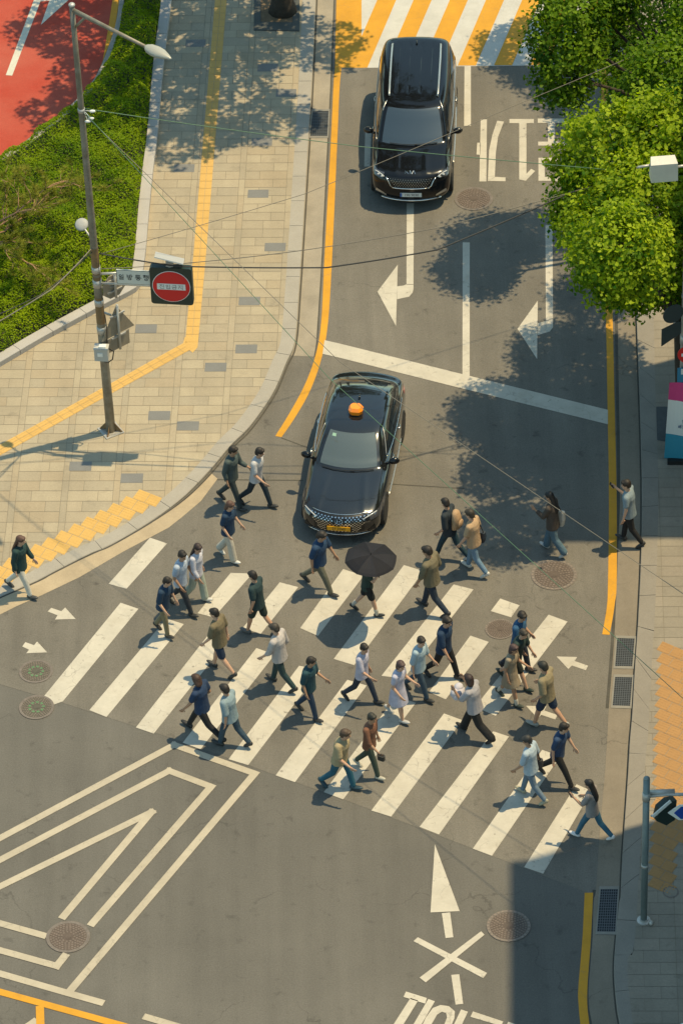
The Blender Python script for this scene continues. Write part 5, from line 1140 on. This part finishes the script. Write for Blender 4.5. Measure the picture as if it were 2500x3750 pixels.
def case(t): mb=MB(); rbox(mb,0,0,.10,.16,.10,.16,-.10,.02); mb.build('case_body',M_ink,t); mb=MB(); mb.tube([(0,-.05,.02),(0,-.04,.06),(0,.04,.06),(0,.05,.02)],.008,5); mb.build('handle',M_ink,t)
held('hand_case','small black case in the brown shirt man\'s hand','case',K['M']@(K['arm'][1][2]+K['arm'][1][3]*.14),case,K['rz'])
who('person in a beige shirt and bright blue trousers left of the brown shirt man',(783,1810),RR,('loose',(.36,.29,.17),.8),('straight',(.015,.10,.155)),('short',(.08,.05,.03)),(.02,.05,.07),1.72,.42,lean=.14)
K=who('person in a dark green top and black shorts under the black umbrella',(845,1409),100,('tee',(.02,.045,.038),.6),('shorts',(.008,.012,.014)),('short',(.02,.015,.012)),(.02,.025,.03),1.66,.40,arms=('hold','hold'),socks=(.5,.48,.42))
q=g(851*1.59439,2050,1.86)
def brolly(t):
    n=8; mb=MB(); rad=.575; prof=[(0,.15),(.22,.135),(.40,.095),(.52,.05),(.575,.015)]; V=[];
    for r_,z_ in prof[1:]:
        for k in range(n*3):
            a=2*math.pi*k/(n*3); sc=1-.05*(abs(math.sin(a*n/2)))*(r_/rad); V.append((r_*sc*math.cos(a),r_*sc*math.sin(a),z_-.015*abs(math.sin(a*n/2))))
    N_=n*3; m=len(prof)-1; V.append((0,0,.15)); F_=[[i*N_+k,i*N_+(k+1)%N_,(i+1)*N_+(k+1)%N_,(i+1)*N_+k] for i in range(m-1) for k in range(N_)]+[[len(V)-1,(k+1)%N_,k] for k in range(N_)]
    mats=[0]*len(F_); mb.add(V,F_); 
    for i,f_ in enumerate(F_):
        a=(i%N_)//3; mb.m[i]=a%2
    mb.build('canopy',[mat('umbrella_black',(.014,.0145,.019),.75,spec=.15),mat('umbrella_grey',(.020,.0205,.026),.75,spec=.15)],t)
    mb=MB()
    for k in range(n):
        a=2*math.pi*k/n; mb.tube([(r_*math.cos(a),r_*math.sin(a),z_-.006) for r_,z_ in prof],.004,4)
    mb.build('ribs',M_trim,t)
    hand=Matrix.Rotation(0,4,'Z'); w_=K['M']@(K['arm'][1][2]+K['arm'][1][3]*.06); w_=t.matrix_basis.inverted()@w_
    mb=MB(); mb.tube([(0,0,.22),(0,0,.14),w_+Vector((0,0,.05)),w_+Vector((0,0,-.10))],[.006,.008,.009,.014],6); mb.build('shaft',M_trim,t)
u_=thing('umbrella','open black eight-panel umbrella held over the crossing','umbrella',q); u_.rotation_euler=(R(2),R(3),.2); bpy.context.view_layer.update(); brolly(u_)
who('person in an olive top and dark trousers right of the umbrella',(992,1402),LL,('loose',(.155,.135,.085),1.2),('straight',(.02,.035,.06)),h=1.78,st=.42)
who('person in a navy top and black trousers stepping right over the seventh stripe',(1020,1556),RR,('loose',(.010,.035,.085),.9),('straight',BLK),h=1.76,st=.50)
who('person in a light blue top and navy jeans behind the black trousers walker',(962,1598),RR,('loose',(.33,.44,.51),.9),('straight',(.035,.065,.10)),h=1.70,st=.40,fem=True)
K=who('person with dark hair and black trousers carrying a pale bundle in wide stride',(1090,1690),LL,('loose',(.34,.33,.36),.8),('wide',BLK),('bob',(.035,.03,.022)),(.012,.012,.012),1.70,.52,lean=.12,arms=('hold','hold'),fem=True)
def bundle(t): mb=MB(); mb.ell((0,0,0),(.20,.13,.14)); mb.ell((.06,.03,.10),(.12,.10,.10)); mb.ell((-.10,.05,.06),(.10,.09,.11)); mb.build('bundle_wrap',cl('bundle',(.52,.50,.56)),t,smooth=True)
held('bundle','pale lavender bundle carried in front by the wide striding walker','bundle',K['M']@(K['P']+K['u']*.20+Vector((0,.33,0))),bundle,K['rz'])
who('man in a bright blue shirt behind the dark green top walker',(1190,1541),RR,('tee',(.02,.085,.19),.7),('straight',(.02,.03,.05)),h=1.70,st=.3)
who('person leaning forward in a dark green top, black shorts and bare legs',(1184,1572),RR,('loose',(.015,.038,.036),.9),('shorts',(.012,.018,.016)),('short',(.05,.03,.025)),(.015,.03,.025),1.68,.5,lean=.22)
who('woman in a beige dress with bare legs and white socks',(1172,1612),RR,None,None,('bob',(.07,.045,.035)),(.04,.05,.04),1.64,.42,fem=True,dress=('beige',(.29,.235,.165),.36),socks=(.6,.58,.54))
who('man in a khaki shirt and navy shorts near the right drain grates',(1255,1668),LL,('loose',(.245,.205,.125),.95),('shorts',(.012,.03,.07)),('short',(.025,.03,.022)),(.3,.3,.28),1.78,.32)
who('man in a navy shirt and black trousers striding towards the right kerb',(1280,1796),RR,('tee',(.022,.055,.13),.7),('straight',BLK),h=1.78,st=.52,lean=.14)
K=who('person in a light blue shirt and faded jeans near the last stripes',(1218,1833),LL,('loose',(.36,.45,.53),.8),('straight',(.13,.19,.26)),('short',(.03,.03,.03)),(.34,.31,.22),1.72,.46)
shoulder_bag(K,1,(.03,.03,.035),'dark bag at the hip of the light blue shirt walker')
K=who('long black-haired woman in grey shirt and blue jeans at right kerb',(1358,1925),LL,('tee',(.27,.245,.24),.7),('straight',(.04,.13,.20)),('long',(.012,.012,.014)),(.66,.62,.62),1.64,.52,fem=True,arms=('low','phone'))
phone(K,-1,'phone held by the woman with long black hair at the right kerb')
K=who('man in a grey-blue tee and black trousers at the right kerb',(1443,1248),-72,('tee',(.20,.26,.30),.6),('straight',BLK),h=1.76,st=.30,arms=('phone','bag'))
phone(K,1,'phone in the hand of the grey-blue tee man')
K=who('long-haired woman in a brown jacket and jeans with white tote',(1268,1268),LL,('jacket',(.07,.055,.045),1.7),('wide',(.085,.15,.20)),('long',(.010,.010,.012)),(.5,.48,.45),1.68,.40,fem=True,arms=('bag','phone'))
shoulder_bag(K,1,(.55,.52,.46),'white tote bag on the brown jacket woman\'s shoulder',(.14,.36,.40),-.08)
K=who('person in dark clothes with a tan backpack walking left in the tree shade edge',(1032,1284),LL,('loose',(.02,.03,.04),1.0),('straight',(.010,.04,.06)),h=1.72,st=.46,shoes=(.5,.48,.44))
backpack(K,(.42,.27,.15),'tan backpack on the dark clad walker')
K=who('person in a tan shirt and light jeans right of the backpack walker',(1088,1313),LL,('tee',(.44,.30,.18),.7),('straight',(.15,.25,.36)),('short',(.04,.03,.02)),(.55,.53,.48),1.72,.34,fem=True)
shoulder_bag(K,1,(.02,.03,.045),'black bag at the side of the tan shirt walker',(.15,.30,.28),-.10)
run_jobs()
# ================================================================ vegetation
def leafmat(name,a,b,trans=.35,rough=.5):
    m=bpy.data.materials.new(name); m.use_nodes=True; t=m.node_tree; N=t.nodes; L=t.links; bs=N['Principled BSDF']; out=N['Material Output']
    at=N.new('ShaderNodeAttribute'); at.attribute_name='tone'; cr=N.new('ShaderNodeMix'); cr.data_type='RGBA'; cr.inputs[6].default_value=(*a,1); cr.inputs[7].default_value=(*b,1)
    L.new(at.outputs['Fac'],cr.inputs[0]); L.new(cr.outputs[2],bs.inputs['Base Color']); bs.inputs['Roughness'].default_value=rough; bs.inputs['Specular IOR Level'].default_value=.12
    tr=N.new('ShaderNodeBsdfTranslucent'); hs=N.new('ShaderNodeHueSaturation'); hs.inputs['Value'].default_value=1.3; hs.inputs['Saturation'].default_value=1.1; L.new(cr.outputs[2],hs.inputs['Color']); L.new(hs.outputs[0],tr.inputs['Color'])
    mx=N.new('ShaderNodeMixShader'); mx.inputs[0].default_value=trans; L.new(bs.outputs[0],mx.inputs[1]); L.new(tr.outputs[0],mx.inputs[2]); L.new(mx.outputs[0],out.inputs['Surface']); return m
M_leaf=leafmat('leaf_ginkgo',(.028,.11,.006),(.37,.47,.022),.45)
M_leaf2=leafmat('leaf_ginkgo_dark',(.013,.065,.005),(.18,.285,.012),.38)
M_leafd=leafmat('leaf_plane',(.03,.075,.012),(.10,.16,.02),.25)
M_hedge=leafmat('leaf_hedge',(.05,.14,.003),(.30,.385,.004),.40)
M_needle=leafmat('pine_needle',(.07,.12,.012),(.36,.33,.05),.25)
M_bark=mat('bark_dark',(.055,.042,.030),.95,var=.4,vscale=6,bump=.8,bscale=14)
M_barkp=mat('bark_pine',(.42,.24,.14),.9,var=.5,vscale=7,col2=(.22,.13,.08))
def leaves(C,nrm,size,tone,aspect=.8,fold=.25):
    """one kite-shaped folded leaf per point"""
    n=len(C); r=rng.normal(size=(n,3)); N_=nrm/np.linalg.norm(nrm,axis=1,keepdims=True); T=r-N_*(r*N_).sum(1,keepdims=True); T/=np.linalg.norm(T,axis=1,keepdims=True)
    B_=np.cross(N_,T); s=size[:,None]; a=C-T*s*.5; tip=C+T*s*.5; l=C+T*s*.12+B_*s*.5*aspect+N_*s*fold*.5; rr_=C+T*s*.12-B_*s*.5*aspect+N_*s*fold*.5
    V=np.stack([a,rr_,tip,l],1).reshape(-1,3); i=np.arange(n)*4; Fq=np.concatenate([np.stack([i,i+1,i+2],1),np.stack([i,i+2,i+3],1)],1).reshape(-1,3)
    return V,Fq,np.repeat(tone,2)
def sph(n):
    v=rng.normal(size=(n,3)); return v/np.linalg.norm(v,axis=1,keepdims=True)
def crown(lobes,density,leaf,per=14,clus=.20,inner=.12):
    Cs=[];Ns=[];Ts=[]
    tot=[np.array(l[:3],float) for l in lobes]; rad=[np.array(l[3:6],float) for l in lobes]
    for c,r in zip(tot,rad):
        n=int(density*(r[0]*r[1]+r[0]*r[2]+r[1]*r[2])*4.2/per); d=sph(n)
        # bumpy shell: low frequency waves give clumps and bays
        ph=rng.uniform(0,6.28,6); k=.5+.5*np.sin(d[:,0]*6+ph[0])*np.sin(d[:,1]*6+ph[1])*np.sin(d[:,2]*5+ph[2])+.3*np.sin(d[:,0]*13+d[:,2]*9+ph[3])
        keep=rng.random(n)<(.18+.82*np.clip(k,0,1)); d=d[keep]; k=k[keep]
        rr_=(.62+.38*np.clip(k,0,1.15)+rng.normal(0,.05,len(d))); deep=rng.random(len(d))<inner; rr_[deep]*=rng.uniform(.5,.9,deep.sum())
        p=c+d*r*rr_[:,None]
        # drop what lies inside another lobe
        ok=np.ones(len(p),bool)
        for c2,r2 in zip(tot,rad):
            if c2 is not c: ok&=(((p-c2)/r2)**2).sum(1)>.5
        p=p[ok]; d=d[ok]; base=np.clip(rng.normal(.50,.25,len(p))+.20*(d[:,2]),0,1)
        q=np.repeat(p,per,0)+rng.normal(size=(len(p)*per,3))*clus*np.array([1,1,.8])*.55
        nn=np.repeat(d*.6+rng.normal(size=d.shape)*.45,per,0)+rng.normal(size=(len(q),3))*.42+np.array([0,0,.55])
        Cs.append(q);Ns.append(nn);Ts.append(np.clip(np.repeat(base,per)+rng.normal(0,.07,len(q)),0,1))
    C=np.concatenate(Cs);N_=np.concatenate(Ns);T=np.concatenate(Ts); return leaves(C,N_,rng.uniform(.75,1.25,len(C))*leaf,T)
def tree(name,label,base,lobes,density,leaf,m,tr,per=14,clus=.2,group=None,bark=None):
    t=thing(name,label,'tree',base,group=group); b=Vector(base)
    V,Fq,T=crown([tuple(np.array(l[:3])-np.array(b))+tuple(l[3:]) for l in lobes],density,leaf,per,clus)
    link('crown',fast_mesh('crown',V,Fq,m,T),t)
    mb=MB(); top=Vector((sum(l[0] for l in lobes)/len(lobes),sum(l[1] for l in lobes)/len(lobes),max(l[2] for l in lobes)))-b
    fork=Vector((top.x*.15,top.y*.15,top.z*.42)); mb.tube([(0,0,-.05),(0,0,.25),fork*.5,fork],[tr*1.35,tr,tr*.85,tr*.7],12)
    for l in lobes:
        e=Vector(l[:3])-b; mid=fork.lerp(e,.5)+Vector((0,0,.25)); mb.tube([fork-Vector((0,0,.15)),mid,e],[tr*.5,tr*.3,tr*.08],7)
        for k in range(4):
            dd=Vector(tuple(sph(1)[0]))*.8; mb.tube([mid.lerp(e,.4),e+Vector((dd.x*l[3],dd.y*l[4],abs(dd.z)*l[5]*.6))],[tr*.16,tr*.04],5)
    mb.build('trunk',bark or M_bark,t,smooth=True); return t
def lobe(xv,yv,h,r,ry=None,rz=None):
    """crown lobe seen at photo point (view units) when its centre is h above ground"""
    p=g(xv*1.59439,yv*1.59439,h); return (p.x,p.y,p.z,r,ry or r,rz or r)
# street trees on the right
tb=g(2500,1545,.09)
tree('street_tree','big bright green street tree overhanging the right lane',tb,
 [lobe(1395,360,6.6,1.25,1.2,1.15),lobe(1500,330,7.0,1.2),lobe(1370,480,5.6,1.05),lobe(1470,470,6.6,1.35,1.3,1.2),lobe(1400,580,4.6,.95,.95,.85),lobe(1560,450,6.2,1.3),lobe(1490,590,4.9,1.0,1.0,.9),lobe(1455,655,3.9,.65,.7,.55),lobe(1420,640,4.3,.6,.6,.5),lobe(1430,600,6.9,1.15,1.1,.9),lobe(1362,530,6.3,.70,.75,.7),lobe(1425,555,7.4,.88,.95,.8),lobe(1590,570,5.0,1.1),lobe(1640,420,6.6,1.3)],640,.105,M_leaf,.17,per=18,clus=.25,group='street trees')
tb2=g(2560,860,.09)
tree('street_tree','darker street tree at the top right behind the bright one',tb2,
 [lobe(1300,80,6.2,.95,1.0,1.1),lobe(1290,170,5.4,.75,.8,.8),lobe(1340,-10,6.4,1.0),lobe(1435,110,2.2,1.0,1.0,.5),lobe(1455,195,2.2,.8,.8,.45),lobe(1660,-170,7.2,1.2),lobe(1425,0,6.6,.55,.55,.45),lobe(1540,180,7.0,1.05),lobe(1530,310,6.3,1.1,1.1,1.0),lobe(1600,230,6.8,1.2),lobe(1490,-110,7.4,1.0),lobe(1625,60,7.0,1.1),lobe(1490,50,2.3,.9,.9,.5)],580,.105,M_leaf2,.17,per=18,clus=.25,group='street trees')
tb3=g(2570,190,.09)
tree('street_tree','far street tree whose shade falls on the hatched box',tb3,[lobe(1620,-275,6.6,1.25),lobe(1480,-420,6.4,1.7),lobe(1390,-360,5.6,1.2),lobe(1600,-330,6.4,1.6),lobe(1560,-480,7.4,1.6)],260,.12,M_leafd,.17,group='street trees')  # first lobe added out of view to shade the gap between the crowns
# tree of the left pavement: only its foot is in the picture
tb4=gl(1036,40)
def up(dx,dy,h,r,rz=None): return (tb4.x+dx,tb4.y+dy,h,r,r,rz or r)
t4=tree('plane_tree','thick dark trunk in a stone-edged soil pit at the top of the left pavement',tb4,[up(0,.2,7.6,1.9),up(-1.9,.2,6.6,1.7,1.3),up(1.5,.4,6.4,1.5,1.2),up(-.2,-1.0,6.2,1.5,1.2),up(-1.7,-1.2,7.2,1.4,1.2),up(1.1,-1.3,7.0,1.4,1.1),up(-.6,1.6,7,1.6),up(-2.9,.8,7.4,1.5),up(-.3,-3.0,7.6,1.6,1.2),up(1.5,-3.4,7.8,1.5,1.2),up(-2.3,-2.9,7.8,1.5,1.2),up(.6,-4.3,8.6,1.2,1.0),up(3.6,-.6,7.4,1.2,.9),up(2.9,-3.6,8.4,1.0,.7)],165,.15,M_leafd,.30)
for i,(x,y) in enumerate([(190,-560),(1130,-1150)]):
    p=g(x,y,.1); tree('plane_tree',['plane tree beyond the top edge beside the red lane','plane tree further up the left pavement'][i],p,[(p.x,p.y,7.6,1.8,1.8,1.8),(p.x-1.3,p.y-.9,6.4,1.4,1.4,1.1),(p.x+1.4,p.y-1,6.6,1.5,1.5,1.2),(p.x+.2,p.y-1.7,7.2,1.4,1.4,1.2)],130,.13,M_leafd,.25)
pit=GS([(931,-90),(1098,-85),(1096,115),(930,112)],ZS); c=sum(pit,Vector())/4; t=thing('tree_pit','dark stone frame with dry soil round the thick trunk','tree pit',(c.x,c.y,ZS+.003))
mb=MB(); P4=[p-c for p in pit]; Q4=[p*.70 for p in P4]
for i in range(4):
    j=(i+1)%4; mb.add([(*P4[i].xy,0),(*P4[j].xy,0),(*P4[j].xy,.02),(*P4[i].xy,.02),(*Q4[j].xy,.02),(*Q4[i].xy,.02)],[[0,1,2,3],[3,2,4,5]])
mb.build('frame',mat('pit_stone',(.07,.075,.07),.8,var=.2,vscale=4),t); mb=MB(); mb.poly([(*q.xy,.008) for q in Q4]); mb.build('soil',M_soil,t)
pit=GR([(2401,1490),(2500,1490),(2560,1640),(2404,1612)]); c=sum(pit,Vector())/4; t=thing('tree_pit','dark grille around the foot of the tree behind the banner','tree pit',(c.x,c.y,.0935)); mb=MB(); mb.poly([(*(p-c).xy,.004) for p in pit]); mb.build('grille_plate',mat('pit_iron',(.06,.065,.07),.7,var=.3,vscale=8),t)
# hedge bed
HB=ccw([tuple(p.xy) for p in GS([(478,-260),(462,0),(446,100),(424,170),(396,245),(368,303),(305,378),(258,420),(165,494),(95,552),(0,602),(-330,800)],.12)]+[tuple(p.xy) for p in PLi[::-1]])
flat('hedge_soil',HB,.20,mat('hedge_soil',(.035,.04,.018),.95,var=.3,vscale=4),label='dark soil under the hedge')
hp=np.array(HB); x0,y0=hp.min(0); x1,y1=min(hp[:,0].max(),9),hp[:,1].max()
def inside(q):
    x,y=q[:,0],q[:,1]; r=np.zeros(len(q),bool); n=len(hp)
    for i in range(n):
        a=hp[i];b=hp[(i+1)%n]; cnd=((a[1]>y)!=(b[1]>y)); xi=(b[0]-a[0])*(y-a[1])/((b[1]-a[1]) if b[1]!=a[1] else 1e-9)+a[0]; r^=cnd&(x<xi)
    return r
def edge(q):
    d=np.full(len(q),9.0); n=len(hp)
    for i in range(n):
        a=hp[i];b=hp[(i+1)%n]; ab=b-a; t_=np.clip(((q-a)@ab)/(ab@ab+1e-9),0,1); d=np.minimum(d,np.linalg.norm(q-a-t_[:,None]*ab,axis=1))
    return d
q=rng.uniform((-10.2,y0),(x1,min(y1,27)),(300000,2)); q=q[inside(q)]
d=edge(q); wav=lambda q,f,a,b:np.sin(q[:,0]*f+a)*np.sin(q[:,1]*f*.9+b)
H=.22+.36*np.sqrt(np.clip(d/.35,0,1))+.10*wav(q,2.1,1,2)+.09*wav(q,4.7,.3,1.1)+.05*wav(q,9,2,.5)
clump=.5+.5*wav(q,7.5,.2,.9)*wav(q,5.2,1.7,.1); keep=rng.random(len(q))<(.55+.45*clump); q=q[keep];H=H[keep];d=d[keep]
big=.5+.5*wav(q,.8,.4,2.0); zz=H*rng.uniform(.82,1.04,len(q)); C=np.column_stack([q,zz+.05])
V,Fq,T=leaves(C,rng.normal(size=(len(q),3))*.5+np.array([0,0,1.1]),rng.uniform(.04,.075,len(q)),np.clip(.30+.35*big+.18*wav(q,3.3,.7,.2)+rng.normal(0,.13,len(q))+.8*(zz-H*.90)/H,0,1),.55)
o=link('shrub_bed',fast_mesh('shrub_bed',V,Fq,M_hedge,T)); o['label']='dense clipped yellow-green hedge filling the bed between red lane and pavement'; o['category']='hedge'; o['kind']='stuff'
# pine leaning in from the left
pb=g(-110,1010,.2); t=thing('pine_tree','gnarled pine with pinkish limbs spreading over the hedge at the left edge','tree',pb)
mb=MB(); NC_=[];ND=[]; rp=random.Random(5)
def limbp(p0,d0,L,r0,depth):
    pts=[p0];d=d0.normalized(); n=5
    for k in range(n):
        d=(d+Vector((rp.uniform(-.45,.45),rp.uniform(-.45,.45),rp.uniform(-.25,.25)))).normalized(); pts.append(pts[-1]+d*L/n)
        if depth>0 and k>0:
            for _ in range(2 if (depth>1 and k%2) else 1):
                dd=(d+Vector((rp.uniform(-1,1),rp.uniform(-1,1),rp.uniform(-.2,.5)))).normalized(); limbp(pts[-1],dd,L*.45,r0*.5,depth-1)
        if depth<2 and k>1:
            NC_.append(pts[-1]); ND.append(d)
    mb.tube(pts,[r0*(1-.75*k/n) for k in range(n+1)],6)
mb.tube([(0,0,-.15),(.15,.05,.5),(.3,-.1,1.1),(.55,.0,1.6)],[.13,.11,.09,.08],9)
for sp,dx,dy,dz,L in((1.0,1,.5,.20,2.0),(1.3,.9,-.35,.05,1.9),(1.5,.9,.15,.15,2.3),(1.55,.4,1,.2,2.2),(1.2,.5,-.8,.1,1.2),(.9,.7,.9,.1,2.0),(1.4,.1,1,.3,2.4)): limbp(Vector((.25*sp,0,sp)),Vector((dx,dy,dz)),L,.030,2)
mb.build('trunk',M_barkp,t,smooth=True)
NC_=np.array([tuple(v) for v in NC_]); per=34; sel=rng.permutation(len(NC_))[:900]; NC_=NC_[sel]; A=np.repeat(NC_,per,0); dirs=sph(len(A))*np.array([1,1,.6])+np.array([0,0,.55]); dirs/=np.linalg.norm(dirs,axis=1,keepdims=True)
L=rng.uniform(.10,.19,len(A))[:,None]; sidev=np.cross(dirs,sph(len(A))); sidev/=np.linalg.norm(sidev,axis=1,keepdims=True); wv=.006
V=np.stack([A-sidev*wv,A+sidev*wv,A+dirs*L],1).reshape(-1,3); Fq=np.arange(len(V)).reshape(-1,3)
link('needles',fast_mesh('needles',V,Fq,M_needle,np.clip(rng.normal(.45,.2,len(Fq))+np.repeat(rng.normal(0,.18,len(NC_)),per),0,1)),t)
# ================================================================ buildings that shade the right side (beyond the picture edge)
M_wall=[mat('facade_stone',(.34,.31,.27),.85,var=.1,vscale=.5),mat('facade_brick',(.26,.16,.11),.9,var=.2,vscale=1),mat('facade_grey',(.30,.31,.31),.85,var=.1,vscale=.5)]
M_win=mat('window_glass',(.03,.04,.05),.08,spec=.8)
def building(label,y0,y1,x0,depth,h,mw,roofs=()):
    o=Vector((x0,(y0+y1)/2,0)); t=thing('office_building',label,'building',o); t.rotation_euler=(0,0,-AZ); L=y1-y0
    mb=MB(); mb.box((depth/2,0,h/2),(depth,L,h)); mb.build('wall',mw,t)
    mb=MB(); mb.box((depth/2,0,h+.16),(depth+.3,L+.02,.32)); mb.build('roof',MATS['grey_plastic'],t)
    n=int(h/3.4); k=max(1,int(L/2.2))
    for f in range(n):
        for j in range(k):
            yc=-L/2+L*(j+.5)/k; w=L/k*.62; zc=1.9+f*3.4; mb=MB(); mb.box((-.02,yc,zc),(.10,w,1.7)); fr=mb.build('window_frame',M_greyp,t); mb=MB(); mb.box((-.075,yc,zc),(.03,w-.12,1.58)); mb.build('pane',M_win,fr)
    return t
building('mid-rise stone office block beyond the right pavement',0.9,6.2,11.4,12,17.3,M_wall[0])
building('lower brick shop building beyond the right pavement',-8.4,0.9,11.6,10,4.6,M_wall[1])
building('tall grey block beyond the lower right pavement',-22,-8.4,11.4,14,22.8,M_wall[2])
